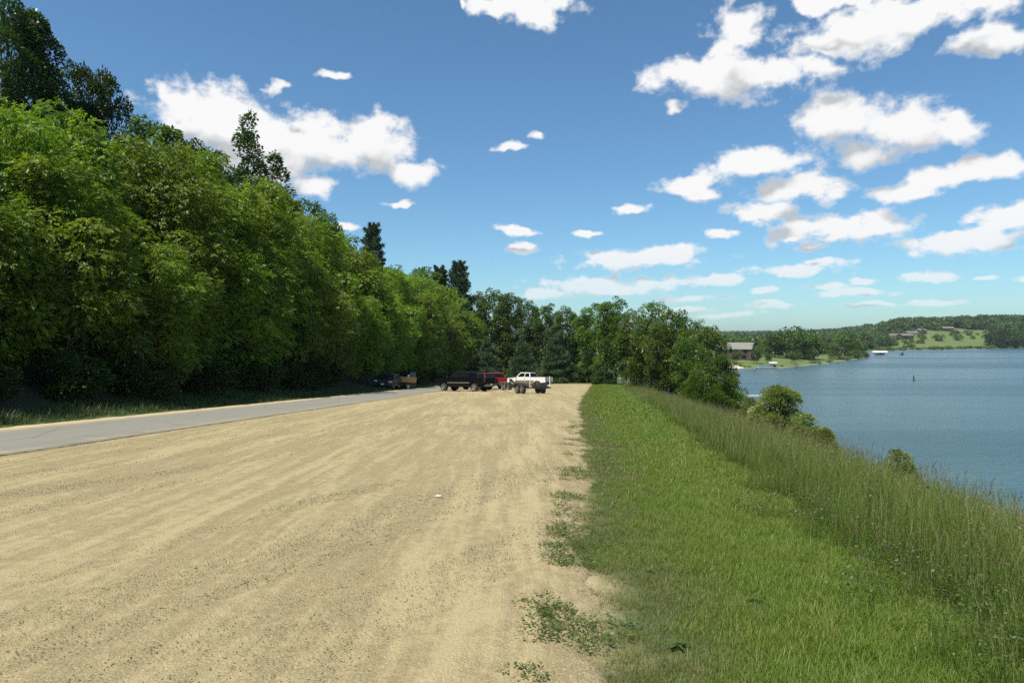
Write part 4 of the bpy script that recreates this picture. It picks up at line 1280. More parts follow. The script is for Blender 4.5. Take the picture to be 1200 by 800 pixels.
def far_forest():
    def clump(seed):
        crown, _ = make_tree(seed, 13, 11, 'ball', 0.0, 26, 12, 2.3, 'leaf', 1.9, .3, .8, 0, 1)
        return source('far_crown', np_mesh('far_crown', crown[1], crown[2], None, {'var': crown[3]}, M_leaf['far']))
    cs = [clump(500 + i) for i in range(4)]
    X, Yy, S = [], [], []
    def area(x0, x1, y0, y1, n, lo, hi, cond=None):
        x = rng.uniform(x0, x1, n); y = rng.uniform(y0, y1, n)
        t = x / y
        k = (t > .16) & (t < .95) & (lake_sd(x, y) > 12)
        if cond is not None: k &= cond(x, y)
        X.append(x[k]); Yy.append(y[k]); S.append(rng.uniform(lo, hi, int(k.sum())))
    meadow = lambda x, y: ~((x / y > .60 + .00012 * (1010 - y)) & (x / y < .715) & (y < 1010 - 60 * np.sin(x / 40)))
    area(300, 1500, 980, 1500, 5200, .75, 1.3, lambda x, y: meadow(x, y))
    area(120, 700, 620, 1000, 1100, .6, 1.05, lambda x, y: meadow(x, y) & (x / y < .55))
    area(380, 720, 690, 1000, 420, .28, .62, lambda x, y: (x / y > .535) & (x / y < .605))
    area(480, 720, 820, 1010, 26, .25, .5, lambda x, y: (x / y > .6) & (x / y < .71))
    area(120, 420, 470, 640, 260, .6, 1.0, lambda x, y: (lake_sd(x, y) > 25))
    area(300, 2900, 2150, 2750, 5200, .9, 1.5)
    area(560, 1100, 800, 1050, 260, .7, 1.2, lambda x, y: x / y > .715)
    X, Yy, S = np.concatenate(X), np.concatenate(Yy), np.concatenate(S)
    P = place(X, Yy, -1.0)
    scatter('far_forest', P, euler(len(X), .03), S, rng.integers(0, 4, len(X)), cs, 'wooded hills beyond the lake')
    # low reeds and brush along the far shores
    n = 900; r = rng
    def brush(seed):
        crown, _ = make_tree(seed, 3.2, 5, 'bush', 0.0, 14, 12, .9, 'leaf', .9, .05, .8, 0, 1)
        return source('shore_brush_clump', np_mesh('shore_brush_clump', crown[1], crown[2], None, {'var': crown[3]}, M_leaf['farwillow']))
    bs = [brush(540 + i) for i in range(3)]
    x = r.uniform(80, 640, 60000); y = r.uniform(276, 860, 60000); s_ = lake_sd(x, y)
    k = (s_ > 1.0) & (s_ < 5) & ((y > 600) | (x > 185) | (r.uniform(0, 1, len(x)) < .12))
    k &= r.uniform(0, 1, len(x)) < .55
    x, y = x[k], y[k]
    scatter('shore_brush', place(x, y, -.2), euler(len(x), .05), np.where(y > 600, r.uniform(.5, 1.2, len(x)), r.uniform(.25, .7, len(x))), r.integers(0, 3, len(x)), bs, 'low brush along the far shore')
far_forest()

# ------------------------------------------------------------------ vehicles
def arc(cx, cz, r, a0, a1, n=9):
    return [(cx + r * math.cos(R(a0 + (a1 - a0) * i / (n - 1))), cz + r * math.sin(R(a0 + (a1 - a0) * i / (n - 1)))) for i in range(n)]
def wheel(parent, x, y, r=.39, w=.27, rim=None):
    s = 1 if y > 0 else -1
    t = MB().lathe_y((x, y, r), [(r * .62, -w / 2), (r * .93, -w / 2), (r, -w / 2 + .03), (r, w / 2 - .03), (r * .93, w / 2), (r * .62, w / 2)], 24).build('wheel', M_tyre, parent, smooth=False)
    m_ = MB().lathe_y((x, y + s * w * .28, r), [(r * .64, -.05), (r * .64, .07), (r * .55, .05), (r * .22, .03), (r * .2, .08), (r * .08, .09)] if s > 0 else [(r * .08, -.09), (r * .2, -.08), (r * .22, -.03), (r * .55, -.05), (r * .64, -.07), (r * .64, .05)], 16)
    for k in range(6):
        a = k * 1.0472
        m_.box((x + math.cos(a) * r * .38, y + s * (w * .28 + .05), r + math.sin(a) * r * .38), (r * .36, .04, r * .14), 0, -a)
    m_.build('rim', rim or M_rim, t)
    return t
def quad_plate(a, b, c, d, th, nrm):
    n = Vector(nrm).normalized() * th
    A = [Vector(p) for p in (a, b, c, d)]
    return MB().hull([p - n * .5 for p in A], [p + n for p in A])

def vehicle(name, label, cat, paint_mat, style, x, y, az, group=None, Wd=1.96, lower=None, trim=None, scale=1.0, cap=False):
    root = empty(name, (0, 0, 0)); tag(root, label, cat, group)
    w = Wd / 2
    pick = style in ('crew', 'extended')
    if pick:
        fa, ra, nose, tail = 1.95, -1.75, 2.85, -2.95
        rw = .40
        belt, hood, rail = 1.30, 1.24, 1.34
        cab_f, cab_r = 1.48, (-.98 if style == 'crew' else -.70)
    else:
        fa, ra, nose, tail = 1.42, -1.32, 2.28, -2.25
        rw = .36
        belt, hood, rail = 1.08, 1.02, 1.08
        cab_f, cab_r = 1.02, tail + .10
    arch = rw + .09
    low = .52 if pick else .40
    body_r = cab_r if pick else tail
    prof = [(nose - .03, low + .06), (nose, low + .3), (nose - .03, hood - .16), (nose - .16, hood - .04), (cab_f + .1, belt - .01), (cab_f - .3, belt), (body_r, belt), (body_r, low)]
    if not pick:
        prof += [(ra - arch, low)] + arc(ra, rw + .02, arch, 180, 0) + [(ra + arch, low)]
    prof += [(fa - arch, low - .02)] + arc(fa, rw + .02, arch, 180, 0) + [(fa + arch, low)]
    MB().prism(prof, -w, w).build('body', paint_mat, root, .045)
    if pick:
        bp = [(cab_r - .03, low), (cab_r - .03, rail), (tail, rail), (tail + .02, low + .18)] + [(ra - arch, low + .12)] + arc(ra, rw + .02, arch, 180, 0) + [(ra + arch, low)]
        b = MB().prism(bp, w - .10, w).prism(bp, -w, -w + .10)
        b.box(((cab_r + tail) / 2, 0, low + .30), (cab_r - tail - .08, Wd - .2, .06)).box((cab_r - .07, 0, (low + rail) / 2 + .1), (.06, Wd - .2, rail - low - .24))
        b.build('bed', paint_mat, root, .02)
        tg = MB().box((tail - .01, 0, (low + rail) / 2 + .14), (.07, Wd - .24, rail - low - .28)).build('tailgate', paint_mat, root, .02)
        MB().box((tail - .055, 0, rail - .16), (.03, .22, .06)).build('handle', M_blackplastic, tg)
    # greenhouse
    roof = 1.93 if pick else 1.62
    tf, tr = (cab_f - .66, cab_r + .14) if pick else (cab_f - .78, cab_r + .28)
    wb, wt = w - .05, w - .24
    b0 = [(cab_f, wb, belt - .02), (cab_f, -wb, belt - .02), (cab_r, -wb, belt - .02), (cab_r, wb, belt - .02)]
    b1 = [(tf, wt, roof), (tf, -wt, roof), (tr, -wt, roof), (tr, wt, roof)]
    MB().hull(b0, b1).build('cab', paint_mat, root, .06)
    def sp(t, u, s):  # point on the cab side: t along rear->front, u bottom->top
        lo = Vector(b0[3]).lerp(Vector(b0[0]), t); hi = Vector(b1[3]).lerp(Vector(b1[0]), t)
        p = lo.lerp(hi, u); return Vector((p.x, p.y * s, p.z))
    cuts = {'crew': [(.05, .47), (.53, .93)], 'extended': [(.05, .40), (.45, .92)], 'suv': [(.05, .30), (.35, .61), (.66, .93)]}[style]
    for s in (1, -1):
        for t0, t1 in cuts:
            front = t1 > .9
            pts = [sp(t0, .14, s), sp(t1 - (.0 if not front else .0), .14, s), sp(t1 - (.03 if front else 0), .86, s), sp(t0, .86, s)]
            quad_plate(*pts, .012, (0, s, .28)).build('window', M_glass, root)
    def fb(pa, pb, pc, pd, n, nm):
        quad_plate(pa, pb, pc, pd, .012, n).build(nm, M_glass, root)
    F = lambda u, sy: Vector(b0[0]).lerp(Vector(b1[0]), u) * 1.0 if sy > 0 else Vector(b0[1]).lerp(Vector(b1[1]), u)
    B = lambda u, sy: Vector(b0[3]).lerp(Vector(b1[3]), u) if sy > 0 else Vector(b0[2]).lerp(Vector(b1[2]), u)
    ins = lambda v: Vector((v.x, v.y * .88, v.z))
    fb(ins(F(.1, 1)), ins(F(.1, -1)), ins(F(.9, -1)), ins(F(.9, 1)), (roof - belt, 0, cab_f - tf), 'windscreen')
    fb(ins(B(.14, 1)), ins(B(.14, -1)), ins(B(.88, -1)), ins(B(.88, 1)), (-(roof - belt), 0, tr - cab_r), 'rear_window')
    # doors with handles
    dcuts = {'crew': [(-.93, .16), (.19, 1.28)], 'extended': [(-.10, 1.28)], 'suv': [(-.85, .10), (.13, 1.0)]}[style]
    for s in (1, -1):
        for x0, x1 in dcuts:
            dr = MB().box(((x0 + x1) / 2, s * (w + .004), (belt + low) / 2 + .06), (x1 - x0, .012, belt - low - .16)).build('door', paint_mat, root, .004)
            MB().box((x0 + .14, s * (w + .022), belt - .14), (.17, .03, .045)).build('handle', trim or M_blackplastic, dr)
    if lower:
        for s in (1, -1):
            m_ = MB().box(((fa + ra) / 2, s * (w + .014), low + .22), (fa - ra - 2 * arch - .02, .03, .40))
            m_.build('lower_panel', lower, root)
    else:
        for s in (1, -1):
            MB().box(((fa + ra) / 2, s * (w + .016), low + .32), (fa - ra - 2 * arch - .06, .028, .085)).build('side_moulding', (M_rim if trim else None) or M_blackplastic, root)
    for s in (1, -1):
        # arch flares
        for ax in (fa, ra):
            o_ = arc(ax, rw + .02, arch + .05, 172, 8, 9); i_ = arc(ax, rw + .02, arch - .005, 172, 8, 9)[::-1]
            MB().prism(o_ + i_, s * (w - .04), s * (w + .03)).build('wheel_arch', paint_mat if not lower else lower, root)
        MB().box((cab_f - .12, s * (w + .11), belt + .13), (.10, .20, .22)).box((cab_f - .10, s * (w + .01), belt + .06), (.05, .12, .05)).build('side_mirror', M_blackplastic, root, .015)
        MB().box((nose - .04, s * (w - .22), hood - .20), (.08, .34, .17)).build('headlight', M_lamp_clear, root, .015)
        zt = (low + rail) / 2 + .2 if pick else belt - .1
        MB().box((tail - .005, s * (w - .055), zt), (.09, .13, .40 if pick else .34)).build('taillight', M_lamp_red, root, .012)
    MB().box((nose + .0, 0, hood - .24), (.06, Wd - .82, .26)).box((nose + .03, 0, hood - .24), (.02, Wd - .84, .05)).build('grille', M_blackplastic, root)
    MB().box((nose + .04, 0, low + .12), (.18, Wd - .06, .22)).build('front_bumper', trim or M_blackplastic, root, .03)
    bm_ = MB().box((tail - .09, 0, low + .10), (.20, Wd - .08, .20)).build('rear_bumper', trim or M_blackplastic, root, .03)
    MB().box((tail - .195, .0, low + .14), (.012, .34, .16)).build('number_plate', M_plate, bm_)
    MB().box((nose + .14, 0, low + .14), (.012, .34, .15)).build('number_plate', M_plate, root)
    MB().box(((nose + tail) / 2, 0, low - .03), (nose - tail - .8, Wd - .5, .16)).build('chassis', M_blackplastic, root)
    for ax in (fa, ra):
        for s in (1, -1): wheel(root, ax, s * (w - .15), rw)
    if pick:
        MB().box((tail - .3, 0, low + .0), (.34, .08, .08)).tube([(tail - .42, 0, low + .02), (tail - .42, 0, low + .12)], .035, 8).build('hitch', M_steel, root)
    seat_on_ground(root, x, y, az)
    if scale != 1.0: root.matrix_world = root.matrix_world @ Matrix.Scale(scale, 4)
    return root

P_black = paint('black_paint', (0.006, 0.006, 0.0065), .2)
P_white = paint('white_car_paint', (0.72, 0.72, 0.70), .3)
P_red = paint('red_car_paint', (0.42, 0.018, 0.022), .25)
P_maroon = paint('maroon_car_paint', (0.035, 0.008, 0.010), .25)
P_green = paint('dark_green_car_paint', (0.016, 0.024, 0.022), .25)
def mottled_mat():
    mt = bpy.data.materials.new('mottled_brown_trim'); t = NT(mt)
    n = t.noise(t.mapping(t.obj(), (0, 0, 0), (3.0, 1, .8)), 2.2, 4, .6)  # uneven dark to tan brown blotches, stretched upright
    c = t.mix(t.step(n, .42, .5), (0.05, 0.038, 0.02, 1), (0.22, 0.17, 0.09, 1))
    c = t.mix(t.step(n, .56, .62), c, (0.33, 0.28, 0.18, 1))
    t.done(t.principled(c, .6)); return mt
M_mottled = mottled_mat()

AZ = R(-58)
vehicle('pickup_truck', 'black crew-cab pickup truck parked on the gravel with chrome bumper', 'pickup truck', P_black, 'crew', at(545, 67.5), 67.5, AZ, 'vehicles parked across the gravel lot', trim=M_chrome)
vehicle('parked_car', 'dark maroon car mostly hidden behind the black pickup', 'car', P_maroon, 'suv', at(554, 74), 74, AZ, 'vehicles parked across the gravel lot', scale=1.12)
vehicle('parked_car', 'bright red car with dark rear window right of the black pickup', 'car', P_red, 'suv', at(570, 80), 80, R(-36), 'vehicles parked across the gravel lot', scale=1.15)
vehicle('pickup_truck', 'white extended-cab pickup truck with mottled brown panels along its lower sides', 'pickup truck', P_white, 'extended', at(620, 87), 87, AZ, 'vehicles parked across the gravel lot', lower=M_mottled)
vehicle('parked_car', 'dark green car parked in the shade at the edge of the road', 'car', P_green, 'suv', at(453.5, 72), 72, R(-178), None)

def trailer(name, label, x, y, az, mat, posts=True, fender=None, L=5.6, wr=.36):
    root = empty(name, (0, 0, 0)); tag(root, label, 'trailer', 'empty boat trailers')
    f = MB()
    for s in (1, -1):
        f.box((-.2, s * .72, .55), (4.2, .09, .14))
        f.tube([(1.9, s * .72, .55), (3.9, 0, .52)], .05, 6)
    for xx in (-2.2, -1.2, -.2, .9, 1.8): f.box((xx, 0, .50), (.09, 1.46, .09))
    f.build('frame', mat, root)
    MB().tube([(1.8, 0, .52), (4.3, 0, .50)], .055, 6).build('tongue', mat, root)
    MB().box((4.38, 0, .52), (.24, .12, .12)).build('coupler', M_galv, root, .02)
    MB().tube([(3.9, .14, .05), (3.9, .14, .85)], .035, 6).box((3.9, .14, .05), (.2, .12, .04)).build('jack', M_galv, root)
    MB().tube([(3.3, 0, .5), (3.05, 0, 1.15)], .045, 6).box((3.0, 0, 1.18), (.25, .22, .14)).build('winch_post', mat, root)
    for s in (1, -1):
        MB().box((-.2, s * .42, .74), (3.4, .16, .07)).box((-1.6, s * .42, .62), (.08, .06, .2)).box((1.2, s * .42, .62), (.08, .06, .2)).build('bunk', M_carpet, root)
        for xx in (-.95, -.12): wheel(root, xx, s * 1.0, wr, .24, M_rim)
        fd = [(-1.52, .62), (-1.40, .80), (-1.15, .86), (.10, .86), (.35, .80), (.46, .62), (.42, .60), (.32, .75), (.08, .81), (-1.13, .81), (-1.36, .75), (-1.47, .60)]
        MB().prism(fd, s * .86, s * 1.15).build('fender', fender or M_steel, root)
        MB().tube([(-.95, s * .75, .36), (-.95, s * .95, .36)], .05, 6).tube([(-.12, s * .75, .36), (-.12, s * .95, .36)], .05, 6).build('axle', mat, root)
        MB().box((-2.34, s * .82, .56), (.06, .24, .1)).build('taillight', M_lamp_red, root)
        if posts:
            MB().tube([(-2.1, s * .78, .55), (-2.1, s * .98, .60), (-2.1, s * .98, 1.5)], .032, 8).build('guide_post', M_white, root)
    MB().box((-2.3, 0, .5), (.08, 1.7, .1)).build('rear_beam', mat, root)
    seat_on_ground(root, x, y, az, .5, .9)
    return root
trailer('boat_trailer', 'empty tandem-axle boat trailer with black fenders hitched to the black pickup', at(618, 59.5), 59.5, R(-29), M_steel)
trailer('boat_trailer', 'grey single boat trailer half hidden between the red car and the white pickup', at(597, 74), 74, R(-46), M_galv, posts=False, fender=M_galv)

def roadside_things():
    # tan boat on a trailer behind the dark green car
    X, Y = at(472.5, 75.5), 75.5
    root = empty('tan_boat', (0, 0, 0)); tag(root, 'small tan open boat with rust-red underside parked behind the dark green car', 'boat')
    secs = []
    for t, ww, z0_, z1 in [(-1.3, .62, .62, 1.30), (-.4, .70, .60, 1.30), (.5, .66, .62, 1.34), (1.2, .40, .74, 1.42), (1.6, .06, .95, 1.5)]:
        secs.append([(t, ww, z1), (t, ww * .82, z0_ + .10), (t, -ww * .82, z0_ + .10), (t, -ww, z1), (t, -ww + .05, z1), (t, -ww * .7, z0_ + .2), (t, ww * .7, z0_ + .2), (t, ww - .05, z1)])
    m_ = MB()
    for a, b in zip(secs[:-1], secs[1:]): m_.hull(a, b)
    m_.build('hull', M_tan, root)
    k = MB()
    low = [[(t, ww * .84, z0_ + .12), (t, ww * .5, z0_ - .08), (t, -ww * .5, z0_ - .08), (t, -ww * .84, z0_ + .12)] for t, ww, z0_ in [(-1.3, .62, .62), (-.4, .70, .60), (.5, .66, .62), (1.2, .40, .74), (1.5, .1, .92)]]
    for a, b in zip(low[:-1], low[1:]): k.hull(a, b)
    k.build('keel', M_rust, root)
    MB().box((-.2, 0, 1.12), (.34, 1.2, .06)).build('seat', M_tan, root)
    MB().box((-.5, .1, 1.40), (.24, .26, .34)).box((-.5, .1, 1.2), (.12, .12, .2)).build('motor_cover', M_white, root, .05)
    seat_on_ground(root, X, Y, R(-118), .8, .5)
    t = empty('small_trailer', (0, 0, 0)); tag(t, 'small two-wheeled trailer carrying the tan boat', 'trailer')
    MB().box((0, .4, .45), (2.6, .06, .08)).box((0, -.4, .45), (2.6, .06, .08)).box((.9, 0, .45), (.06, .8, .08)).box((-.9, 0, .45), (.06, .8, .08)).tube([(1.2, 0, .45), (2.5, 0, .42)], .04, 6).build('frame', M_steel, t)
    for s in (1, -1):
        wheel(t, -.3, s * .62, .28, .16)
        MB().box((-.3, s * .38, .52), (1.6, .1, .06)).build('bunk', M_carpet, t)
    MB().tube([(-.3, -.6, .28), (-.3, .6, .28)], .035, 6).build('axle', M_steel, t)
    seat_on_ground(t, X, Y, R(-118), .8, .5)
    # grey board
    Xb, Yb = at(484, 81), 81
    b = empty('wooden_board', (Xb, Yb, h1(Xb, Yb)), R(8)); tag(b, 'upright grey weathered wooden board standing in the shade of the trees', 'board')
    for i in range(3): MB().box(((i - 1) * .21, -.02 + .004 * i, .98), (.204, .045, 1.7)).build('plank', M_greywood, b, .006)
    for s in (-1, 1): MB().box((s * .26, .06, .9), (.09, .10, 1.9)).build('post', M_greywood, b)
    MB().box((0, .0, 1.86), (.74, .16, .05)).build('cap', M_greywood, b)
    # pale flat stone
    Xs, Ys = at(514, 8.85), 8.85
    r = np.random.default_rng(3); bm = bmesh.new(); bmesh.ops.create_icosphere(bm, subdivisions=2, radius=.5)
    for v in bm.verts: v.co = Vector((v.co.x * .11, v.co.y * .06, v.co.z * .035)) * r.uniform(.85, 1.1)
    me = bpy.data.meshes.new('pale_stone'); bm.to_mesh(me); bm.free(); me.materials.append(simple('pale_limestone', (.50, .47, .40), .8))
    o = link(bpy.data.objects.new('pale_stone', me)); o.location = (Xs, Ys, h1(Xs, Ys) + LOT_T + .008); tag(o, 'pale whitish flat stone lying alone on the gravel', 'stone')
roadside_things()

# ------------------------------------------------------------------ small plants one can pick out
M_pink = simple('clover_pink', (0.26, 0.11, 0.15), .7, 0, .25, 60)
M_stem = simple('clover_stem', (0.07, 0.12, 0.03), .6)
def clover_flowers():
    bm = bmesh.new()
    r = np.random.default_rng(9)
    for i in range(46):
        d = unit(r.normal(0, 1, 3)); d[2] = abs(d[2]) * .9 - .15
        p = Vector(d * .006); q = Vector(d * .0155)
        s = Vector(unit(np.cross(d, r.normal(0, 1, 3)))) * .0035
        vs = [bm.verts.new(v) for v in (p, (p + q) / 2 + s, q, (p + q) / 2 - s)]; bm.faces.new(vs)
    me_h = bpy.data.meshes.new('flower_head'); bm.to_mesh(me_h); bm.free(); me_h.materials.append(M_pink)
    st = MB().tube([(0, 0, -.42), (.012, .004, -.2), (0, 0, 0)], [.0016, .0015, .0012], 5)
    so = st.build('stem', M_stem); me_s = so.data; bpy.data.objects.remove(so)
    spots = [(1004, 622), (1010, 655), (1085, 634), (1102, 634), (1126, 631), (1047, 583), (968, 590), (980, 605), (1040, 640), (1072, 603), (1152, 614), (935, 600), (1100, 664), (1155, 628), (1198, 632), (1030, 628), (1015, 612), (1050, 612), (966, 625), (1176, 660)]
    for px, py in spots:
        # where the sight line is about 0.42 m above the bank
        for Y in np.arange(2.5, 16, .05):
            X = at(px, Y); zr = EYE - (py - 395) / 800 * Y
            if zr - h1(X, Y) < .46: break
        e = empty('clover_flower', (X, Y, zr)); e.rotation_euler = (random.uniform(-.2, .2), random.uniform(-.2, .2), random.uniform(0, 6))
        tag(e, 'small pink clover blossom on a thin stem among the tall grass', 'flower', 'pink clover blossoms on the bank')
        s = random.uniform(.85, 1.2); e.scale = (s, s, s)
        link(bpy.data.objects.new('flower_head', me_h), e); link(bpy.data.objects.new('stem', me_s), e)
clover_flowers()

def rosette(px, Y, n, ln, label, wid=.32):
    X = at(px, Y); e = empty('broadleaf_weed', (X, Y, h1(X, Y) + .02)); tag(e, label, 'plant', 'broad-leaved weeds in the mown strip')
    r = np.random.default_rng(int(px))
    v = []; f = []
    S = 6
    for k in range(S + 1):
        t = k / S; w_ = wid * ln * .5 * math.sin(min(t * 1.15 + .08, 1) * math.pi) ** .7 * (1 + .15 * (-1) ** k)
        z = .12 * t - .20 * t * t
        v += [(ln * t, -w_, ln * z + w_ * .25), (ln * t, 0, ln * z), (ln * t, w_, ln * z + w_ * .25)]
    for k in range(S):
        a = 3 * k; f += [(a, a + 1, a + 4, a + 3), (a + 1, a + 2, a + 5, a + 4)]
    nv = len(v)
    me = np_mesh('leaf', v, f, None, {'hgt': np.full(nv, .8), 'var': np.full(nv, .2)}, M_weed)
    for i in range(n):
        o = link(bpy.data.objects.new('leaf', me), e)
        o.rotation_euler = (r.normal(0, .2), r.uniform(-.28, .02), i * 6.283 / n + r.normal(0, .25)); s = r.uniform(.65, 1.15); o.scale = (s, s, s); o.location = (0, 0, .01 * i / n)
for a in [(792, 4.05, 9, .12, 'broad-leaved weed rosette in the mown strip close to the bottom edge'), (762, 5.6, 7, .075, 'smaller broad-leaved weed in the mown strip beyond the nearest rosette'),
          (648, 4.25, 9, .08, 'low broad-leaved weed growing alone in the gravel edge'), (885, 4.9, 8, .08, 'broad-leaved weed near the start of the tall grass')]: rosette(*a)

# ------------------------------------------------------------------ across the lake
M_brown = simple('brown_siding', (0.065, 0.043, 0.032), .85, 0, .25, 1.5, .3)
M_greygable = simple('grey_gable_boards', (0.16, 0.16, 0.15), .85, 0, .2, 1.5)
M_roof = simple('grey_shingles', (0.20, 0.195, 0.17), .9, 0, .2, 2.0, .4)
M_roofbrown = simple('brown_shingles', (0.17, 0.15, 0.125), .9, 0, .2, 1.2, .4)
M_beige = simple('beige_siding', (0.22, 0.195, 0.155), .85, 0, .15, 1)
M_pale = simple('pale_siding', (0.30, 0.285, 0.25), .85, 0, .12, 1)
M_sand = simple('beach_sand', (0.56, 0.46, 0.33), .95, 0, .15, 1)
M_dock = simple('dock_boards', (0.62, 0.60, 0.56), .8, 0, .2, 2)

def house(name, label, x, y, rz, L, W, hw, pitch, wall, roofm, win=None, deck=False, group=None, over=.5, gable=None):
    """ridge along local x; front face at -y"""
    e = empty(name, (x, y, h1(x, y) - .2), rz); tag(e, label, 'house', group)
    hr = hw + W / 2 * pitch
    MB().box((0, 0, hw / 2), (L, W, hw)).build('wall', wall, e)
    g = MB()
    for s in (-1, 1):
        g.hull([(s * L / 2, -W / 2, hw + .01), (s * L / 2, W / 2, hw + .01), (s * L / 2, 0, hr)], [(s * (L / 2 - .3), -W / 2, hw + .01), (s * (L / 2 - .3), W / 2, hw + .01), (s * (L / 2 - .3), 0, hr)])
    g.build('gable', gable or wall, e)
    rf = MB()
    for s in (-1, 1):
        a = [(-L / 2 - over, 0, hr + .05), (L / 2 + over, 0, hr + .05), (L / 2 + over, s * (W / 2 + over), hw - over * pitch + .05), (-L / 2 - over, s * (W / 2 + over), hw - over * pitch + .05)]
        rf.hull(a, [(p[0], p[1], p[2] + .22) for p in a])
    r_ = rf.build('roof', roofm, e)
    MB().box((-L * .2, W * .12, hr + .3), (.9, .9, 1.6)).build('chimney', wall, r_)
    for (fx, fz, ww, hh, side) in (win or []):
        if side == 'front': c, s1, s2 = (fx, -W / 2 - .02, fz), (ww + .3, .10, hh + .3), (ww, .06, hh)
        else: c, s1, s2 = (L / 2 + .02, fx, fz), (.10, ww + .3, hh + .3), (.06, ww, hh)
        wf = MB().box(c, s1).build('window', M_brown if wall is M_brown else M_white, e)
        c2 = (c[0], c[1] - .05, c[2]) if side == 'front' else (c[0] + .05, c[1], c[2])
        MB().box(c2, s2).build('pane', M_glass, wf)
    if deck:
        MB().box((L / 2 + 1.2, 0, 3.0), (2.4, W * .8, .25)).box((L / 2 + 2.3, 0, 3.6), (.1, W * .8, .9)).build('balcony', wall, e)
        for s in (-1, 0, 1): MB().box((L / 2 + 2.2, s * W * .38, 1.45), (.25, .25, 2.9)).build('post', wall, e)
    return e
wins_main = [(-3.5, 4.2, 1.6, 1.4, 'front'), (0, 4.2, 1.6, 1.4, 'front'), (3.2, 4.2, 1.6, 1.4, 'front'), (-2.2, 1.5, 1.6, 1.6, 'front'), (2.5, 1.6, 2.0, 1.8, 'front'),
            (-1.6, 6.6, 1.5, 2.0, 'side'), (1.6, 6.6, 1.5, 2.0, 'side'), (-2.0, 4.2, 1.6, 1.3, 'side'), (2.0, 4.2, 1.6, 1.3, 'side'), (0, 1.6, 3, 2, 'side')]
house('lake_house', 'brown two-storey lake house with grey roof and grey gable on the lawn across the water', at(868, 336), 336, R(-30), 11.5, 9.2, 5.4, .62, M_brown, M_roof, wins_main, True, gable=M_greygable)
house('lake_house', 'smaller brown house just left of the grey-roofed lake house', at(850, 346), 346, R(-20), 8, 7, 4.6, .5, M_brown, M_roofbrown, [(0, 2.6, 1.5, 1.4, 'front'), (2.4, 2.6, 1.3, 1.4, 'front'), (0, 2.4, 1.6, 1.4, 'side')])
hw = lambda n: [(-5 + 3.2 * i, 2.0, 1.8, 1.5, 'front') for i in range(n)] + [(0, 2, 2, 1.6, 'side')]
for px, Y, rz, L, W, wl, rm, lab in [
    (1023.5, 905, -15, 12, 9, M_beige, M_roofbrown, 'beige house with low brown roof, leftmost on the far hillside'),
    (1030, 880, 10, 9, 8, M_pale, M_roofbrown, 'small pale house right of the leftmost hillside house'),
    (1049, 830, -10, 14, 9, M_beige, M_roofbrown, 'long low house in the trees left of the broad-roofed hillside house'),
    (1060.5, 815, 12, 15, 10, M_brown, M_roofbrown, 'dark broad-roofed house above the far shore'),
    (1068, 850, -8, 12, 9, M_beige, M_roofbrown, 'brown-roofed house touching the broad-roofed one on the hillside'),
    (1079, 900, 15, 12, 9, M_pale, M_roofbrown, 'pale house at the left top of the green meadow'),
    (1110, 985, -12, 14, 10, M_brown, M_roofbrown, 'dark roofed house behind the round willows at the top of the meadow')]:
    house('hillside_house', lab, at(px, Y), Y, R(rz), L, W, 4.6, .42, wl, rm, hw(4), group='houses on the far hillside')

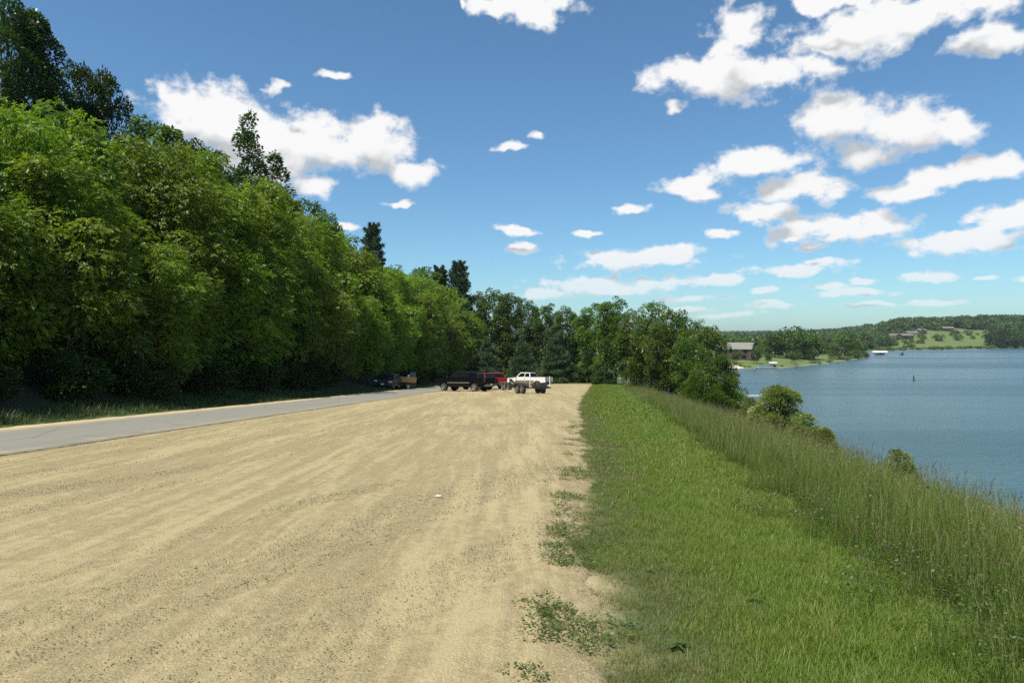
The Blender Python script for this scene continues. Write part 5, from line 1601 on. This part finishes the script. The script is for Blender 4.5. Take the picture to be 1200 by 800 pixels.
def boats():
    # pontoon boat on the shore
    def base(name, lab, px, Y, rz, cat='boat'):
        e = empty(name, (at(px, Y), Y, ZL), R(rz)); return tag(e, lab, cat)
    e = base('pontoon_boat', 'white and blue pontoon boat with a white awning moored at the lawn', 898, 281, 4)
    for s in (-1, 1):
        MB().tube([(-4.0, s * .9, .18), (3.4, s * .9, .18), (4.0, s * .9, .34)], [.34, .34, .08], 10).build('pontoon', M_galv, e)
    MB().box((-.1, 0, .58), (7.8, 2.5, .14)).build('deck', M_white, e)
    fm = simple('blue_fence_panel', (0.16, 0.26, 0.36), .5)
    f = MB()
    for s in (-1, 1): f.box((-.6, s * 1.2, .98), (6.0, .06, .66))
    f.box((-3.6, 0, .98), (.06, 2.4, .66)).build('railing', fm, e)
    MB().box((-2.4, 0, .95), (1.6, 2.0, .5)).box((.6, .7, .95), (1.8, .6, .5)).build('seat', M_whitevinyl, e, .05)
    MB().hull([(1.6, -1.4, 2.35), (4.2, -1.4, 2.35), (4.2, 1.4, 2.35), (1.6, 1.4, 2.35)], [(1.7, -1.2, 2.75), (4.1, -1.2, 2.75), (4.1, 1.2, 2.75), (1.7, 1.2, 2.75)]).build('awning', M_whitevinyl, e, .05)
    for xx in (1.8, 4.0):
        for s in (-1, 1): MB().tube([(xx, s * 1.2, .6), (xx, s * 1.25, 2.4)], .04, 6).build('awning_post', M_galv, e)
    MB().box((3.0, 0, 1.1), (1.7, 1.9, .95)).build('console_and_shade', M_blackplastic, e, .05)  # black console enlarged to stand in for the shade under the awning
    # covered boat lift at the tip
    e = base('boat_lift', 'boat lift with a long white canopy standing off the tip of the point', 1031, 470, 3, 'boat lift')
    MB().hull([(-5, -1.8, 2.7), (5, -1.8, 2.7), (5, 1.8, 2.7), (-5, 1.8, 2.7)], [(-4.6, -.5, 3.5), (4.8, -.5, 3.5), (4.8, .5, 3.5), (-4.6, .5, 3.5)]).build('canopy', M_whitevinyl, e, .06)
    for xx in (-3.5, 3.5):
        for s in (-1, 1): MB().tube([(xx, s * 1.6, -1.5), (xx, s * 1.6, 2.75)], .08, 6).build('post', M_galv, e)
    MB().box((0, 1.6, .6), (7, .12, .14)).box((0, -1.6, .6), (7, .12, .14)).build('beam', M_galv, e)
    b = base('speedboat', 'dark boat hanging under the white canopy of the boat lift', 1031, 470, 3)
    b.location.z = ZL + .7
    secs = [[(t, w_, h_), (t, w_ * .5, .1), (t, -w_ * .5, .1), (t, -w_, h_)] for t, w_, h_ in ((-3, 1.1, 1.0), (0, 1.15, 1.0), (2, .8, 1.1), (3.4, .08, 1.25))]
    m_ = MB()
    for p, q in zip(secs[:-1], secs[1:]): m_.hull(p, q)
    m_.build('hull', simple('navy_hull', (0.02, 0.03, 0.05), .4), b)
    quad_plate((.6, -.8, 1.0), (.6, .8, 1.0), (.2, .7, 1.5), (.2, -.7, 1.5), .02, (1, 0, .8)).build('windscreen', M_glass, b)
    # far dock and white boat
    e = base('small_boat', 'tiny white boat moored at the far shore below the hillside houses', 1048.5, 682, 5)
    secs = [[(t, w_, h_), (t, w_ * .6, -.1), (t, -w_ * .6, -.1), (t, -w_, h_)] for t, w_, h_ in ((-2.6, 1.1, .9), (0.5, 1.2, .9), (2.2, .8, 1.1), (3.4, .08, 1.3))]
    m_ = MB()
    for p, q in zip(secs[:-1], secs[1:]): m_.hull(p, q)
    m_.build('hull', M_white, e)
    MB().box((-.2, 0, 1.4), (1.8, 1.3, 1.0)).build('cabin', M_white, e, .1)
    # small craft on open water
    e = base('sailing_dinghy', 'small dark blue boat with a low triangular sail on the open water', 1057, 500, 0)
    db = simple('dark_blue_hull', (0.01, 0.025, 0.06), .5)
    secs = [[(t, w_, .5), (t, w_ * .5, -.1), (t, -w_ * .5, -.1), (t, -w_, .5)] for t, w_ in ((-1.6, .6), (0, .75), (1.2, .5), (1.9, .05))]
    m_ = MB()
    for p, q in zip(secs[:-1], secs[1:]): m_.hull(p, q)
    m_.build('hull', db, e)
    MB().hull([(-1.2, -.03, .6), (1.1, -.03, .6), (.7, -.03, 2.2)], [(-1.2, .03, .6), (1.1, .03, .6), (.7, .03, 2.2)]).build('sail', db, e)
    MB().tube([(.75, 0, .3), (.72, 0, 2.4)], .04, 6).build('mast', M_galv, e)
    # buoys
    Yb = 13 * 800 / (446 - 395)
    e = base('buoy', 'dark green can buoy standing in the middle of the lake', 1071, Yb, 0, 'buoy')
    gb = simple('buoy_green', (0.012, 0.06, 0.035), .5)
    MB().tube([(0, 0, -.4), (0, 0, .25), (0, 0, .3), (0, 0, 1.35)], [.34, .34, .17, .15], 12).build('float_body', gb, e)
    MB().tube([(0, 0, 1.35), (0, 0, 1.5)], [.2, .2], 12).build('top_mark', M_blackplastic, e)
    e = base('buoy', 'tiny dark mooring buoy near the lawn right of the pontoon boat', 933.5, 13 * 800 / 36.5, 0, 'buoy')
    MB().tube([(0, 0, -.3), (0, 0, .3), (0, 0, .7)], [.3, .36, .12], 10).build('float_body', M_blackplastic, e)
    MB().tube([(0, 0, .7), (0, 0, 1.0)], [.06, .06], 6).build('top_mark', M_blackplastic, e)
    # dock by the near bank
    Yd = 13 * 800 / 71.0
    e = empty('boat_dock', (at(860, Yd), Yd, ZL), R(2)); tag(e, 'narrow white dock reaching into the lake behind the bank bushes', 'dock')
    for i in range(18): MB().box((-14 + i * 1.2, 0, .45), (1.17, 1.3, .07)).build('plank', M_dock, e)
    MB().box((-3.8, .6, .36), (21.6, .1, .12)).box((-3.8, -.6, .36), (21.6, .1, .12)).build('beam', M_galv, e)
    for i in range(6):
        for s in (-1, 1): MB().tube([(-13 + i * 4.0, s * .7, -2.5), (-13 + i * 4.0, s * .7, 1.0)], .06, 6).build('post', M_galv, e)
    # sand heap at the left end of the lawn
    xs, ysn = at(861, 284), 284
    n1, n2 = 14, 24
    X = np.zeros((n1, n2)); Y = X.copy(); Z = X.copy()
    for i in range(n1):
        for j in range(n2):
            r_ = i / (n1 - 1); a = j / (n2 - 1) * 6.2832
            X[i, j] = xs + math.cos(a) * r_ * 4.2; Y[i, j] = ysn + math.sin(a) * r_ * 1.8
            Z[i, j] = 0.9 * (1 - r_ ** 1.6) * (1 + .4 * math.sin(a * 3)) 
    Z += H(X, Y) - .06
    o = link(bpy.data.objects.new('sand_heap', grid_mesh('sand_heap', X, Y, Z, M_sand))); tag(o, 'heap of pale sand at the water edge of the lawn', 'sand heap')
boats()

# ------------------------------------------------------------------ air
def haze():
    me = MB().box((600, 2200, 21.5), (8400, 6200, 77)).build('haze', simple('white_paint', (1, 1, 1)))
    me.data.materials.clear()
    mt = bpy.data.materials.new('clear_summer_air'); t = NT(mt)
    v = t.nd('ShaderNodeVolumePrincipled')
    v.inputs['Color'].default_value = (0.72, 0.84, 1.0, 1); v.inputs['Density'].default_value = HAZE
    v.inputs['Anisotropy'].default_value = 0.2
    t.L.new(v.outputs[0], t.out.inputs['Volume'])
    me.data.materials.append(mt); tag(me, kind='stuff')
HAZE = 0.00008
haze()
